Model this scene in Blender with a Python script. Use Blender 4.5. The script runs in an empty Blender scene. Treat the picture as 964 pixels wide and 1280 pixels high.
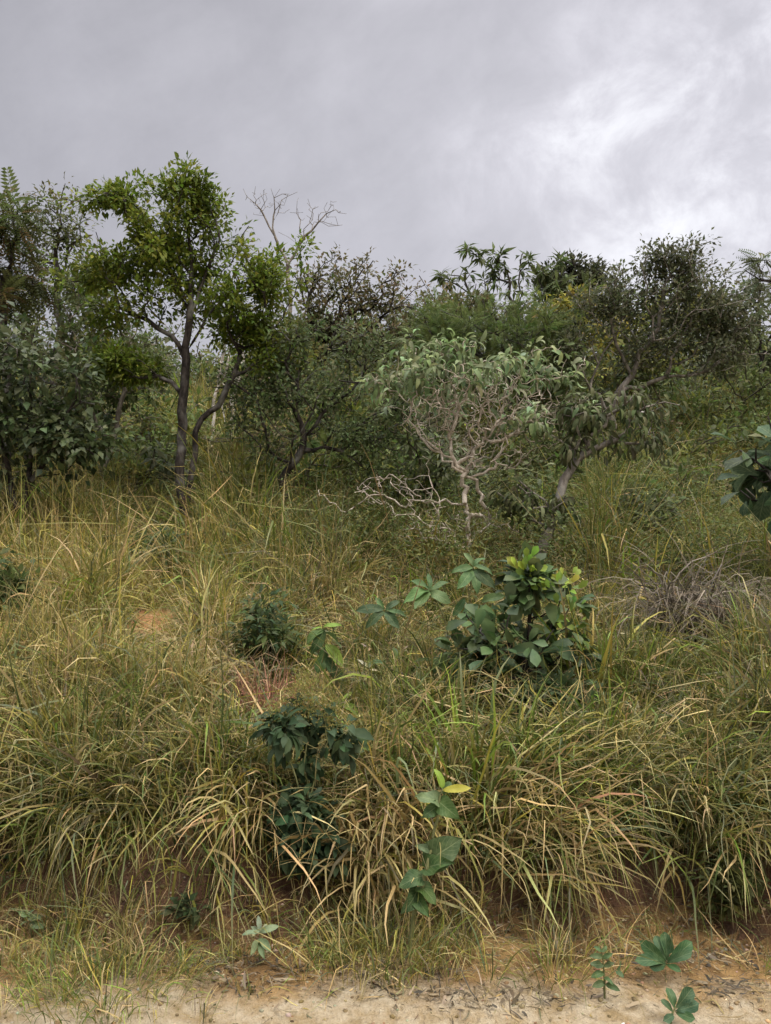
import bpy, math
import numpy as np
from mathutils import Vector, Matrix
R = math.radians
rng = np.random.default_rng(11)
sc = bpy.context.scene
col = sc.collection

# ------------------------------------------------------------------ camera
PITCH = R(4.0)
CAM = np.array([0.0, 0.0, 1.6])
FPX = 960.0                                    # focal length in pixels of the 964 x 1280 photograph
cam_data = bpy.data.cameras.new('camera')
cam_data.sensor_fit = 'VERTICAL'; cam_data.sensor_height = 36.0
cam_data.lens = 36.0 * FPX / 1280.0
cam_data.clip_start = 0.05; cam_data.clip_end = 3000.0
cam = bpy.data.objects.new('camera', cam_data); col.objects.link(cam)
cam.location = CAM; cam.rotation_euler = (R(90) + PITCH, 0, 0)
sc.camera = cam

def ray(u, v):
    c = (u - 482.0) / FPX; s = (640.0 - v) / FPX
    return np.array([c, math.cos(PITCH) - s * math.sin(PITCH), math.sin(PITCH) + s * math.cos(PITCH)])
def at(u, v, Y):                               # a point seen at (u, v) that stands Y metres out
    d = ray(u, v); return CAM + d * (Y / d[1])
def mpp(Y): return Y / FPX                     # metres per photograph pixel

# ------------------------------------------------------------------ terrain
def wav(x, y, s, seed):
    r = np.random.default_rng(seed); o = 0.0
    for k in range(7):
        a = r.uniform(0, 2 * math.pi); f = r.uniform(.6, 1.7) / s
        o = o + np.sin((x * math.cos(a) + y * math.sin(a)) * f * 2 * math.pi + r.uniform(0, 6.28))
    return o / 3.2
KS = [-9, 0.0, .10, .24, .40, .62, 1.5, 6.5, 10., 16., 24., 30., 40., 80., 400.]
KZ = [0, 0.0, .10, .30, .45, .56, .82, 2.22, 3.35, 5.2, 7.5, 8.5, 9.2, 9.5, 9.5]
def foot(x): return 3.42 + .10 * np.sin(x * 1.9 + .6) + .07 * np.sin(x * 4.3 + 2.) - .05 * x * .3
def H(x, y):
    x = np.asarray(x, float); y = np.asarray(y, float)
    s = y - foot(x)
    z = np.interp(s, KS, KZ)
    up = np.clip((s - .5) / 2.0, 0, 1)
    z = z + up * (.10 * wav(x, y, 2.6, 3) + .16 * wav(x, y, 7., 4) * np.clip(s / 8, 0, 1))
    rim = np.clip(1 - np.abs(s - .28) / .4, 0, 1)
    z = z + rim * .05 * wav(x, y, .5, 5) + .010 * wav(x, y, .7, 6) + .006 * wav(x, y, .22, 7) * np.clip((1.2 + s) / 1.0, 0, 1)
    return z
def ghit(u, v):                                # where the ray through (u, v) meets the ground
    d = ray(u, v); t = np.arange(1.5, 60, .01)
    p = CAM + d * t[:, None]
    k = np.argmax(p[:, 2] < H(p[:, 0], p[:, 1]))
    return p[k] if k > 0 else None
def base_at(u, Y):
    x = at(u, 640, Y)[0]
    return np.array([x, Y, float(H(x, Y))])
def pix(P):                                    # photograph pixel of world points
    P = np.asarray(P, float); d = P - CAM
    f = d[..., 1] * math.cos(PITCH) + d[..., 2] * math.sin(PITCH)
    up = -d[..., 1] * math.sin(PITCH) + d[..., 2] * math.cos(PITCH)
    return 482 + FPX * d[..., 0] / f, 640 - FPX * up / f

# ------------------------------------------------------------------ objects
def tag(o, label=None, cat=None, group=None, kind=None):
    if label: o['label'] = label
    if cat: o['category'] = cat
    if group: o['group'] = group
    if kind: o['kind'] = kind
    return o
def empty(name, loc, label, cat, group=None):
    o = bpy.data.objects.new(name, None); col.objects.link(o)
    o.empty_display_size = .1; o.location = [float(c) for c in loc]
    return tag(o, label, cat, group)

class Soup:
    """collects many small faces that become one mesh object"""
    def __init__(s): s.v = []; s.f3 = []; s.f4 = []; s.c = []; s.uv = []; s.n = 0
    def add(s, V, F, C, UV=None):
        """V (N, k, 3) instances of one k-vertex shape, F (m, 3 or 4) its faces, C (N, 3) or (N, k, 3), UV (k, 2)"""
        V = np.asarray(V, float)
        if V.ndim == 2: V = V[None]
        N, k, _ = V.shape
        if N == 0: return
        C = np.asarray(C, float)
        if C.ndim == 1: C = np.broadcast_to(C, (N, 3))
        if C.ndim == 2: C = np.repeat(C[:, None, :], k, 1)
        F = np.asarray(F); off = s.n + np.arange(N)[:, None, None] * k
        (s.f3 if F.shape[1] == 3 else s.f4).append((F[None] + off).reshape(-1, F.shape[1]))
        s.v.append(V.reshape(-1, 3)); s.c.append(C.reshape(-1, 3))
        U = np.zeros((k, 2)) if UV is None else np.asarray(UV, float)
        s.uv.append(np.tile(U, (N, 1))); s.n += N * k
    def build(s, name, mat, parent=None, origin=(0, 0, 0), smooth=True):
        origin = np.array([float(c) for c in origin])
        me = bpy.data.meshes.new(name)
        v = np.concatenate(s.v) - origin; c = np.concatenate(s.c); uv = np.concatenate(s.uv)
        f3 = np.concatenate(s.f3) if s.f3 else np.zeros((0, 3), int)
        f4 = np.concatenate(s.f4) if s.f4 else np.zeros((0, 4), int)
        loops = np.concatenate([f3.ravel(), f4.ravel()]).astype(np.int32)
        starts = np.concatenate([np.arange(len(f3)) * 3, len(f3) * 3 + np.arange(len(f4)) * 4]).astype(np.int32)
        me.vertices.add(len(v)); me.vertices.foreach_set('co', v.astype(np.float32).ravel())
        me.loops.add(len(loops)); me.loops.foreach_set('vertex_index', loops)
        me.polygons.add(len(starts)); me.polygons.foreach_set('loop_start', starts)
        me.update(calc_edges=True)
        if smooth: me.polygons.foreach_set('use_smooth', np.ones(len(starts), bool))
        a = me.attributes.new('tint', 'FLOAT_COLOR', 'POINT')
        a.data.foreach_set('color', np.concatenate([c, np.ones((len(c), 1))], 1).astype(np.float32).ravel())
        b = me.attributes.new('blade', 'FLOAT2', 'POINT')
        b.data.foreach_set('vector', uv.astype(np.float32).ravel())
        me.materials.append(mat)
        o = bpy.data.objects.new(name, me); col.objects.link(o)
        if parent is not None: o.parent = parent
        else: o.location = origin
        return o

# ------------------------------------------------------------------ materials
def new_mat(name):
    m = bpy.data.materials.new(name); m.use_nodes = True
    nt = m.node_tree; nt.nodes.clear()
    out = nt.nodes.new('ShaderNodeOutputMaterial')
    return m, nt, out
def N(nt, t, **kw):
    n = nt.nodes.new(t)
    for k, v in kw.items():
        if k == 'ins':
            for i, val in v.items():
                if hasattr(val, 'is_output') or isinstance(val, bpy.types.NodeSocket): nt.links.new(val, n.inputs[i])
                else: n.inputs[i].default_value = val
        else: setattr(n, k, v)
    return n
def mathn(nt, op, a, b=None, c=None, clamp=False):
    n = nt.nodes.new('ShaderNodeMath'); n.operation = op; n.use_clamp = clamp
    for i, x in enumerate((a, b, c)):
        if x is None: continue
        if isinstance(x, bpy.types.NodeSocket): nt.links.new(x, n.inputs[i])
        else: n.inputs[i].default_value = x
    return n.outputs[0]
def mixc(nt, f, a, b, mode='MIX'):
    n = nt.nodes.new('ShaderNodeMix'); n.data_type = 'RGBA'; n.blend_type = mode
    for i, x in ((0, f), (6, a), (7, b)):
        if isinstance(x, bpy.types.NodeSocket): nt.links.new(x, n.inputs[i])
        else: n.inputs[i].default_value = x if i == 0 else (*x[:3], 1)
    return n.outputs[2]
def ramp(nt, x, p0, p1):
    n = nt.nodes.new('ShaderNodeMapRange'); n.interpolation_type = 'SMOOTHSTEP'
    nt.links.new(x, n.inputs[0]); n.inputs[1].default_value = p0; n.inputs[2].default_value = p1
    return n.outputs[0]
def noise(nt, vec, scale, detail=4, rough=.6, dist=0.):
    n = nt.nodes.new('ShaderNodeTexNoise')
    nt.links.new(vec, n.inputs['Vector']); n.inputs['Scale'].default_value = scale
    n.inputs['Detail'].default_value = detail; n.inputs['Roughness'].default_value = rough
    n.inputs['Distortion'].default_value = dist
    return n.outputs[0]

def leaf_material(name, rough=.5, spec=.35, trans=.35, veins=False, mottle=.25):
    m, nt, out = new_mat(name)
    a = N(nt, 'ShaderNodeAttribute', attribute_name='tint').outputs['Color']
    pos = N(nt, 'ShaderNodeTexCoord').outputs['Object']
    nz = noise(nt, pos, 38 if veins else 9, 3)
    c = mixc(nt, ramp(nt, nz, .35, .7), mixc(nt, mottle, a, (.02, .03, .01)), mixc(nt, mottle * .5, a, (.30, .30, .12)))
    bs = N(nt, 'ShaderNodeBsdfPrincipled')
    if veins:
        uv = N(nt, 'ShaderNodeAttribute', attribute_name='blade').outputs['Vector']
        s = N(nt, 'ShaderNodeSeparateXYZ'); nt.links.new(uv, s.inputs[0])
        ax = mathn(nt, 'ABSOLUTE', s.outputs[0])
        rib = ramp(nt, ax, .07, .02)
        w = mathn(nt, 'SUBTRACT', mathn(nt, 'MULTIPLY', s.outputs[1], 7.5), mathn(nt, 'MULTIPLY', ax, 2.6))
        side = ramp(nt, mathn(nt, 'ABSOLUTE', mathn(nt, 'SUBTRACT', mathn(nt, 'FRACT', w), .5)), .10, .02)
        v = mathn(nt, 'MAXIMUM', rib, mathn(nt, 'MULTIPLY', side, .6))
        c = mixc(nt, mathn(nt, 'MULTIPLY', v, .45), c, mixc(nt, .5, a, (.45, .5, .25)))
        bmp = N(nt, 'ShaderNodeBump', ins={'Strength': .35, 'Distance': .004})
        nt.links.new(mathn(nt, 'SUBTRACT', nz, mathn(nt, 'MULTIPLY', v, .7)), bmp.inputs['Height'])
        nt.links.new(bmp.outputs[0], bs.inputs['Normal'])
    nt.links.new(c, bs.inputs['Base Color'])
    bs.inputs['Roughness'].default_value = rough
    bs.inputs['Specular IOR Level'].default_value = spec
    tr = N(nt, 'ShaderNodeBsdfTranslucent')
    nt.links.new(mixc(nt, .35, c, (.5, .6, .1), 'MULTIPLY') if False else c, tr.inputs['Color'])
    mx = N(nt, 'ShaderNodeMixShader'); mx.inputs[0].default_value = trans
    nt.links.new(bs.outputs[0], mx.inputs[1]); nt.links.new(tr.outputs[0], mx.inputs[2])
    nt.links.new(mx.outputs[0], out.inputs[0])
    return m
def bark_material(name, c0, c1, scale=14., bump=.6):
    m, nt, out = new_mat(name)
    pos = N(nt, 'ShaderNodeTexCoord').outputs['Object']
    mp = N(nt, 'ShaderNodeMapping'); nt.links.new(pos, mp.inputs[0]); mp.inputs['Scale'].default_value = (1, 1, .45)
    n1 = noise(nt, mp.outputs[0], scale, 6, .7, .4); n2 = noise(nt, pos, 3.1, 3)
    c = mixc(nt, ramp(nt, n1, .38, .66), c0, c1)
    c = mixc(nt, mathn(nt, 'MULTIPLY', ramp(nt, n2, .5, .72), .45), c, (.30, .30, .27))
    bs = N(nt, 'ShaderNodeBsdfPrincipled'); nt.links.new(c, bs.inputs['Base Color'])
    bs.inputs['Roughness'].default_value = .9; bs.inputs['Specular IOR Level'].default_value = .15
    b = N(nt, 'ShaderNodeBump', ins={'Strength': bump, 'Distance': .02, 'Height': n1})
    nt.links.new(b.outputs[0], bs.inputs['Normal']); nt.links.new(bs.outputs[0], out.inputs[0])
    return m
M_GRASS = leaf_material('grass_blades', .55, .25, .30, mottle=.12)
M_LEAF = leaf_material('tree_leaves', .6, .14, .42)
M_GLOSS = leaf_material('glossy_leaves', .48, .20, .30)
M_FELT = leaf_material('felty_leaves', .8, .10, .35, mottle=.08)
M_BIG = leaf_material('broad_leaves', .5, .18, .40, veins=True, mottle=.22)
M_BARK_DARK = bark_material('dark_bark', (.016, .013, .011), (.06, .05, .042))
M_BARK_GREY = bark_material('grey_bark', (.10, .085, .07), (.26, .23, .19))
M_BARK_PALE = bark_material('pale_twigs', (.30, .245, .185), (.56, .49, .40), 20.)
M_BARK_WHITE = bark_material('bleached_bark', (.26, .23, .19), (.45, .42, .36))
M_STEM = bark_material('green_stems', (.10, .11, .04), (.20, .20, .09), 20., .2)

# ------------------------------------------------------------------ grass blades
def blades(S, P, az, L, W, th0, bend, C, nseg=5, p=1.4, drift=None, tip=None):
    n = len(P); az = np.asarray(az)
    if drift is None: drift = np.zeros(n)
    tw = rng.uniform(-1.1, 1.1, n)
    t = (np.arange(nseg) + .5) / nseg
    kb = (rng.random(n) < .48) * rng.uniform(.4, 1.9, n); kt = rng.uniform(.25, .85, n); ka = rng.normal(0, .8, n)
    wob = np.cumsum(rng.normal(0, .09, (n, nseg + 1)), 1); woa = np.cumsum(rng.normal(0, .10, (n, nseg + 1)), 1)
    def angles(q, w, wa):
        br = np.clip((q[None] - kt[:, None]) * nseg + .5, 0, 1) * (kb > 0)[:, None]
        return (np.clip(th0[:, None] + bend[:, None] * q[None] ** p + br * kb[:, None] + w, -.6, 2.75), az[:, None] + drift[:, None] * q[None] + br * ka[:, None] + wa)
    th, a = angles(t, wob[:, 1:], woa[:, 1:])
    seg = (L / nseg)[:, None]
    d = np.stack([np.sin(th) * np.cos(a), np.sin(th) * np.sin(a), np.cos(th)], -1) * seg[..., None]
    c = np.concatenate([np.zeros((n, 1, 3)), np.cumsum(d, 1)], 1) + P[:, None]
    tt = np.linspace(0, 1, nseg + 1)
    thv, av = angles(tt, wob, woa)
    side = np.stack([-np.sin(av), np.cos(av), 0 * av], -1)
    nrm = np.stack([np.cos(thv) * np.cos(av), np.cos(thv) * np.sin(av), -np.sin(thv)], -1)
    side = side * np.cos(tw)[:, None, None] + nrm * np.sin(tw)[:, None, None]
    prof = np.interp(tt, [0, .25, .6, .85, 1], [.55, 1, .85, .45, .06]) * .5
    w = side * (W[:, None] * prof[None])[..., None]
    V = np.empty((n, (nseg + 1) * 2, 3)); V[:, 0::2] = c - w; V[:, 1::2] = c + w
    i = np.arange(nseg) * 2
    F = np.stack([i, i + 1, i + 3, i + 2], -1)
    if tip is not None:                        # drier tips
        k = np.repeat(np.clip((tt - .55) / .45, 0, 1) ** 1.2, 2)[None, :, None]
        C = C[:, None, :] * (1 - k * tip[:, None, None]) + np.array([.40, .33, .16]) * k * tip[:, None, None]
    S.add(V, F, C)
STRAW = np.array([.50, .40, .205]); STRAW2 = np.array([.34, .275, .125]); YELL = np.array([.37, .335, .075])
OLIVE = np.array([.20, .20, .05]); GREEN = np.array([.105, .155, .032]); BRIGHT = np.array([.18, .29, .035])
DEEP = np.array([.055, .085, .026]); GREYD = np.array([.15, .13, .085]); BLUEG = np.array([.14, .18, .10])
PAL = np.stack([STRAW, STRAW2, YELL, OLIVE, GREEN, BRIGHT, DEEP, GREYD, BLUEG]) * np.array([.84, .79, .66])
def pick(w, n, jit=.22):
    w = np.asarray(w, float); w = w / w.sum(-1, keepdims=True)
    if w.ndim == 1: k = rng.choice(len(PAL), n, p=w)
    else: k = (rng.random(n)[:, None] > np.cumsum(w, 1)).sum(1).clip(0, len(PAL) - 1)
    c = PAL[k]
    return np.clip(c * np.exp(rng.normal(0, jit, (n, 1))) * np.exp(rng.normal(0, .07, (n, 3))), .004, .7)

# ------------------------------------------------------------------ leaves
def frames(D, up):
    """rotation matrices (columns: width, length, normal) of leaves that point along D with upper side near up"""
    D = D / np.linalg.norm(D, axis=-1, keepdims=True)
    X = np.cross(D, up); X /= np.linalg.norm(X, axis=-1, keepdims=True) + 1e-9
    Z = np.cross(X, D)
    return np.stack([X, D, Z], -1)
def profile(shape, t):
    if shape == 'heart': return np.interp(t, [0, .04, .12, .25, .4, .6, .8, .93, 1], [.30, .66, .92, 1, .95, .74, .40, .13, 0])
    if shape == 'lance': return np.interp(t, [0, .15, .35, .6, .85, 1], [.06, .62, 1, .82, .34, 0])
    if shape == 'obov': return np.interp(t, [0, .15, .4, .7, .88, .97, 1], [.05, .32, .74, 1, .82, .4, .0])
    return np.interp(t, [0, .08, .25, .5, .75, .92, 1], [.05, .42, .84, 1, .78, .34, 0])
def broad(L, W, shape='ellip', fold=.25, droop=.5, nseg=9, wave=.06, seed=0):
    r = np.random.default_rng(seed)
    t = np.linspace(0, 1, nseg + 1); w = profile(shape, t) * W * .5
    th = -droop * t; y = np.concatenate([[0], np.cumsum(np.cos(th[:-1]))]) * L / nseg; z = np.concatenate([[0], np.cumsum(np.sin(th[:-1]))]) * L / nseg
    xs = np.array([-1, -.5, 0, .5, 1]); V = []; U = []
    ph = r.uniform(0, 6.28, 2)
    for i in range(nseg + 1):
        yb = -.10 * W * (shape == 'heart') * (i == 0)
        for x in xs:
            edge = abs(x); back = -.16 * W * edge * (shape == 'heart') * max(0, 1 - t[i] * 5)
            V.append((x * w[i] * math.cos(fold), y[i] + back, z[i] + edge * w[i] * math.sin(fold) + wave * W * edge * math.sin(t[i] * 9 + ph[int(x > 0)])))
            U.append((x, t[i]))
    F = [(i * 5 + j, i * 5 + j + 1, (i + 1) * 5 + j + 1, (i + 1) * 5 + j) for i in range(nseg) for j in range(4)]
    return np.array(V), np.array(F), np.array(U)
def small_leaf(L, W, fold=.35, droop=.25):     # six vertices folded on the midrib
    V = np.array([(0, 0, 0), (-W / 2, .42 * L, fold * W / 2), (0, .5 * L, 0), (W / 2, .42 * L, fold * W / 2), (0, L, -droop * L * .5)])
    F = np.array([(0, 2, 1), (0, 3, 2), (1, 2, 4), (2, 3, 4)])
    U = np.array([(0, 0), (-1, .4), (0, .5), (1, .4), (0, 1)])
    return V, F, U
def long_leaf(L, W, droop=.9, fold=.3, n=4, shape='ellip'):
    t = np.linspace(0, 1, n + 1); w = profile(shape, t) * W / 2; th = -droop * t
    y = np.concatenate([[0], np.cumsum(np.cos(th[:-1]))]) * L / n; z = np.concatenate([[0], np.cumsum(np.sin(th[:-1]))]) * L / n
    V = []; U = []
    for i in range(n + 1):
        for x in (-1, 0, 1): V.append((x * w[i], y[i], z[i] + abs(x) * w[i] * fold)); U.append((x, t[i]))
    F = [(i * 3 + j, i * 3 + j + 1, (i + 1) * 3 + j + 1, (i + 1) * 3 + j) for i in range(n) for j in range(2)]
    return np.array(V), np.array(F), np.array(U)
def pinnate(L, pairs=9, l=.28, w=.07, droop=.6):
    V = []; F = []
    for i in range(pairs):
        t = (i + 1) / (pairs + .5); th = -droop * t
        y = L * t; z = -droop * L * t * t * .5; s = l * L * (1 - .45 * abs(t - .45) * 2)
        for sg in (-1, 1):
            b = len(V); dx, dy, dz = sg * s * .88, s * .45, -.22 * s
            px, py = -dy * w * L / s * sg, dx * w * L / s * sg
            V += [(0, y, z), (dx * .45 + px * .5, y + dy * .45 + py * .5, z + dz * .3), (dx, y + dy, z + dz), (dx * .45 - px * .5, y + dy * .45 - py * .5, z + dz * .3)]
            F.append((b, b + 1, b + 2, b + 3))
    b = len(V); V += [(-.006 * L, 0, 0), (.006 * L, 0, 0), (.004 * L, L * .95, -droop * L * .45), (-.004 * L, L * .95, -droop * L * .45)]; F.append((b, b + 1, b + 2, b + 3))
    return np.array(V), np.array(F), None
def palmate(Rr, k=8, w=.20, droop=.5):
    V = []; F = []
    for i in range(k):
        a = 2 * math.pi * i / k; c, s = math.cos(a), math.sin(a)
        b = len(V); h = w * Rr
        V += [(0, 0, 0), (c * .55 * Rr - s * h * .5, s * .55 * Rr + c * h * .5, -.12 * droop * Rr), (c * Rr, s * Rr, -droop * Rr * .7), (c * .55 * Rr + s * h * .5, s * .55 * Rr - c * h * .5, -.12 * droop * Rr)]
        F.append((b, b + 3, b + 2, b + 1))
    return np.array(V), np.array(F), None
def scatter_leaves(S, tmpl, P, D, up, sc_, C):
    V, F, U = tmpl
    Rm = frames(D, up)
    W = np.einsum('nij,kj->nki', Rm, V) * sc_[:, None, None] + P[:, None]
    S.add(W, F, C, U)
def tint(base, n, jit=.25, hue=.10):
    base = np.atleast_2d(base); k = rng.integers(0, len(base), n)
    return np.clip(base[k] * np.exp(rng.normal(0, jit, (n, 1))) * np.exp(rng.normal(0, hue, (n, 3))), .003, .8)

# ------------------------------------------------------------------ branching
class Skel:
    def __init__(s): s.p = []; s.par = []; s.len = []
    def node(s, p, par):
        s.p.append(np.asarray(p, float)); s.par.append(par)
        s.len.append(0. if par < 0 else s.len[par] + float(np.linalg.norm(s.p[-1] - s.p[par]))); return len(s.p) - 1
    def line(s, pts, par=-1, step=.15, jit=.02):
        if par < 0: par = s.node(pts[0], -1)
        for q in pts[1:]:
            a = s.p[par]; q = np.asarray(q, float); d = np.linalg.norm(q - a); k = max(1, int(round(d / step)))
            off = np.zeros(3)
            for i in range(1, k + 1):
                off = .6 * off + rng.normal(0, jit, 3)
                par = s.node(a + (q - a) * i / k + off * (i < k), par)
        return par
    def near(s, p): return int(np.argmin(((np.array(s.p) - p) ** 2).sum(1)))
    def grow(s, A, step=.15, jit=.03, alpha=.35, lo=0, back=.6, sag=0.):
        """joins attractor points to the nearest suitable node, nearest first, by crooked twigs"""
        root = s.p[lo]; A = A[np.argsort(((A - root) ** 2).sum(1))]
        tips = []
        for q in A:
            Pn = np.array(s.p[lo:]); L = np.array(s.len[lo:])
            d = q - Pn; dist = np.sqrt((d ** 2).sum(1)) + 1e-6
            cost = dist + alpha * L + back * np.maximum(0, -d[:, 2]) + .0 * dist
            k = lo + int(np.argmin(cost)); a = s.p[k]; D = np.linalg.norm(q - a)
            if D < 1e-4: continue
            n = max(1, int(round(D / step))); off = np.zeros(3); par = k
            for i in range(1, n + 1):
                t = i / n; off = .65 * off + rng.normal(0, jit, 3)
                w = a + (q - a) * t + off * min(1, 2 * (1 - t) + .3); w[2] += sag * D * math.sin(math.pi * t)
                par = s.node(w, par)
            tips.append(par)
        return np.array(tips)
    def radii(s, rt, r0):
        n = len(s.p); ch = np.zeros(n)
        par = np.array(s.par); has = np.zeros(n, bool); has[par[par >= 0]] = True
        cnt = np.where(has, 0., 1.)
        for i in range(n - 1, -1, -1):
            if par[i] >= 0: cnt[par[i]] += cnt[i]
        e = math.log(max(r0 / rt, 1.05)) / math.log(max(cnt.max(), 2.))
        return rt * cnt ** e, cnt
    def tubes(s, S, r, C, sides=6, only=None):
        n = len(s.p); p = np.array(s.p); par = np.array(s.par)
        main = np.full(n, -1)
        for i in range(n):
            if par[i] >= 0 and (main[par[i]] < 0 or r[i] > r[main[par[i]]]): main[par[i]] = i
        e = np.where(par >= 0)[0]
        if only is not None: e = e[only[e]]
        pd = p[e] - p[par[e]]; pd /= np.linalg.norm(pd, axis=1, keepdims=True) + 1e-9
        T = np.zeros((n, 3)); T[:, 2] = 1
        allE = np.where(par >= 0)[0]; q = p[allE] - p[par[allE]]; T[allE] = q / (np.linalg.norm(q, axis=1, keepdims=True) + 1e-9)
        hasm = (main >= 0) & (par >= 0); Tm = T.copy(); Tm[hasm] = T[hasm] + T[main[hasm]]; Tm /= np.linalg.norm(Tm, axis=1, keepdims=True) + 1e-9
        ismain = main[par[e]] == e
        t0 = np.where(ismain[:, None], Tm[par[e]], pd); r0 = np.where(ismain, r[par[e]], np.minimum(r[e] * 1.25, r[par[e]]))
        t1 = Tm[e]; r1 = r[e]
        ang = np.arange(sides) * 2 * math.pi / sides
        def ring(c, t, rr):
            ref = np.where(np.abs(t[:, 2:3]) > .9, np.array([[1., 0, 0]]), np.array([[0, 0, 1.]])); ref = np.array([[.83, .35, .43]]) + 0 * t
            x = np.cross(t, ref); x /= np.linalg.norm(x, axis=1, keepdims=True) + 1e-9; y = np.cross(t, x)
            return c[:, None] + rr[:, None, None] * (x[:, None] * np.cos(ang)[None, :, None] + y[:, None] * np.sin(ang)[None, :, None])
        V = np.concatenate([ring(p[par[e]], t0, r0), ring(p[e], t1, r1)], 1)
        i = np.arange(sides); j = (i + 1) % sides
        S.add(V, np.stack([i, j, j + sides, i + sides], -1), C)
def lobe_points(lobes, Y, n, shell=.55, depth=.8, clump=0.):
    """points inside ellipsoids given as (u, v, ru, rv[, dY]) in photograph pixels at distance Y"""
    vol = np.array([l[2] * l[3] for l in lobes], float); k = rng.choice(len(lobes), n, p=vol / vol.sum())
    d = rng.normal(0, 1, (n, 3)); d /= np.linalg.norm(d, axis=1, keepdims=True)
    d *= (rng.random((n, 1)) ** (1 / (2 + 2 * shell)))
    m = max(9, n // 8) if clump else 0
    if clump:                                  # twigs gather in clumps with gaps between them
        kc = rng.choice(len(lobes), m, p=vol / vol.sum()); dc = rng.normal(0, 1, (m, 3)); dc /= np.linalg.norm(dc, axis=1, keepdims=True)
        dc *= rng.random((m, 1)) ** (1 / (2 + 2 * shell)); w = rng.integers(0, m, n)
        k = kc[w]; d = dc[w] + rng.normal(0, clump, (n, 3)) * np.array([1, 1, .75])
    out = np.empty((n, 3))
    for i in range(n):
        l = lobes[k[i]]; dy = l[4] if len(l) > 4 else 0.
        out[i] = at(l[0], l[1], Y + dy) + np.array([d[i, 0] * l[2] * mpp(Y), d[i, 1] * l[2] * mpp(Y) * depth, d[i, 2] * l[3] * mpp(Y)])
    return out
EXPOSURE = 1.15; ZENITH_FILL = 2.6; DENOISE = True
# ------------------------------------------------------------------ sky and sun
SUN_EL, SUN_AZ = R(52), R(128)                 # azimuth clockwise from the viewing direction: behind the right shoulder
world = bpy.data.worlds.new('World'); sc.world = world; world.use_nodes = True
nt = world.node_tree; nt.nodes.clear()
wo = nt.nodes.new('ShaderNodeOutputWorld'); bg = nt.nodes.new('ShaderNodeBackground'); nt.links.new(bg.outputs[0], wo.inputs[0])
sky = N(nt, 'ShaderNodeTexSky', sky_type='NISHITA'); sky.sun_disc = False
sky.sun_elevation = SUN_EL; sky.sun_rotation = SUN_AZ; sky.dust_density = 2.0
bg.inputs['Strength'].default_value = .10
dirv0 = nt.nodes.new('ShaderNodeTexCoord').outputs['Generated']
nm = N(nt, 'ShaderNodeVectorMath', operation='NORMALIZE'); nt.links.new(dirv0, nm.inputs[0]); dirv = nm.outputs[0]
sp = N(nt, 'ShaderNodeSeparateXYZ'); nt.links.new(dirv, sp.inputs[0])
unit = lambda q: q / np.linalg.norm(q)
EA = unit(unit(ray(964, 45)) - unit(ray(560, 265))); EC = unit(ray(760, 160)); EB = unit(np.cross(EC, EA))   # along and across the cloud bands
def dotv(vec):
    vm = N(nt, 'ShaderNodeVectorMath', operation='DOT_PRODUCT'); nt.links.new(dirv, vm.inputs[0]); vm.inputs[1].default_value = [float(x) for x in vec]
    return vm.outputs['Value']
ca, cb = dotv(EA), dotv(EB)
cm = N(nt, 'ShaderNodeCombineXYZ'); nt.links.new(mathn(nt, 'MULTIPLY', ca, 2.2), cm.inputs[0]); nt.links.new(mathn(nt, 'MULTIPLY', cb, 5.), cm.inputs[1]); nt.links.new(mathn(nt, 'MULTIPLY', dotv(EC), 2.), cm.inputs[2])
n_big = noise(nt, dirv, 2.3, 3, .5, .4)
n_puff = noise(nt, cm.outputs[0], 2.6, 8, .60, .25)
n_soft = noise(nt, cm.outputs[0], 1.1, 4, .5, .5)
n_lump = noise(nt, dirv, 11., 9, .62, .3); lump = ramp(nt, n_lump, .36, .66)
wa = mathn(nt, 'ADD', ca, mathn(nt, 'MULTIPLY', mathn(nt, 'SUBTRACT', n_big, .5), .25))
wb = mathn(nt, 'ADD', cb, mathn(nt, 'ADD', mathn(nt, 'MULTIPLY', mathn(nt, 'SUBTRACT', n_puff, .5), .13), mathn(nt, 'MULTIPLY', mathn(nt, 'SUBTRACT', n_soft, .5), .12)))
def band(u0, v0, u1, v1, wpx, k):              # a lit cloud bank between two directions
    d0, d1 = unit(ray(u0, v0)), unit(ray(u1, v1)); a0, a1 = float(d0 @ EA), float(d1 @ EA); b0, b1 = float(d0 @ EB), float(d1 @ EB)
    sl = (b1 - b0) / (a1 - a0)
    bc = mathn(nt, 'ADD', mathn(nt, 'MULTIPLY', mathn(nt, 'SUBTRACT', wa, a0), sl), b0)
    q = mathn(nt, 'DIVIDE', mathn(nt, 'SUBTRACT', wb, bc), wpx / FPX * .8)
    g = mathn(nt, 'POWER', 2.718, mathn(nt, 'MULTIPLY', mathn(nt, 'MULTIPLY', q, q), -1.))
    e = ramp(nt, wa, a0 - .04, a0 + (a1 - a0) * .55)
    return mathn(nt, 'MULTIPLY', mathn(nt, 'MULTIPLY', g, mathn(nt, 'ADD', .45, mathn(nt, 'MULTIPLY', lump, .9))), mathn(nt, 'MULTIPLY', e, k))
def toward(u, v, p0, p1): return ramp(nt, dotv(unit(ray(u, v))), math.cos(R(p0)), math.cos(R(p1)))
add = lambda *q: q[0] if len(q) == 1 else mathn(nt, 'ADD', q[0], add(*q[1:]))
val = add(.405, mathn(nt, 'MULTIPLY', toward(520, 330, 36, 3), .15), mathn(nt, 'MULTIPLY', toward(1000, 300, 34, 4), .12),
          mathn(nt, 'MULTIPLY', mathn(nt, 'SUBTRACT', n_soft, .5), .16),
          band(560, 255, 900, 95, 56, .23), band(640, 350, 990, 225, 92, .25), band(800, 300, 1000, 170, 24, .05), band(640, 90, 960, -20, 34, .08))
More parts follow.
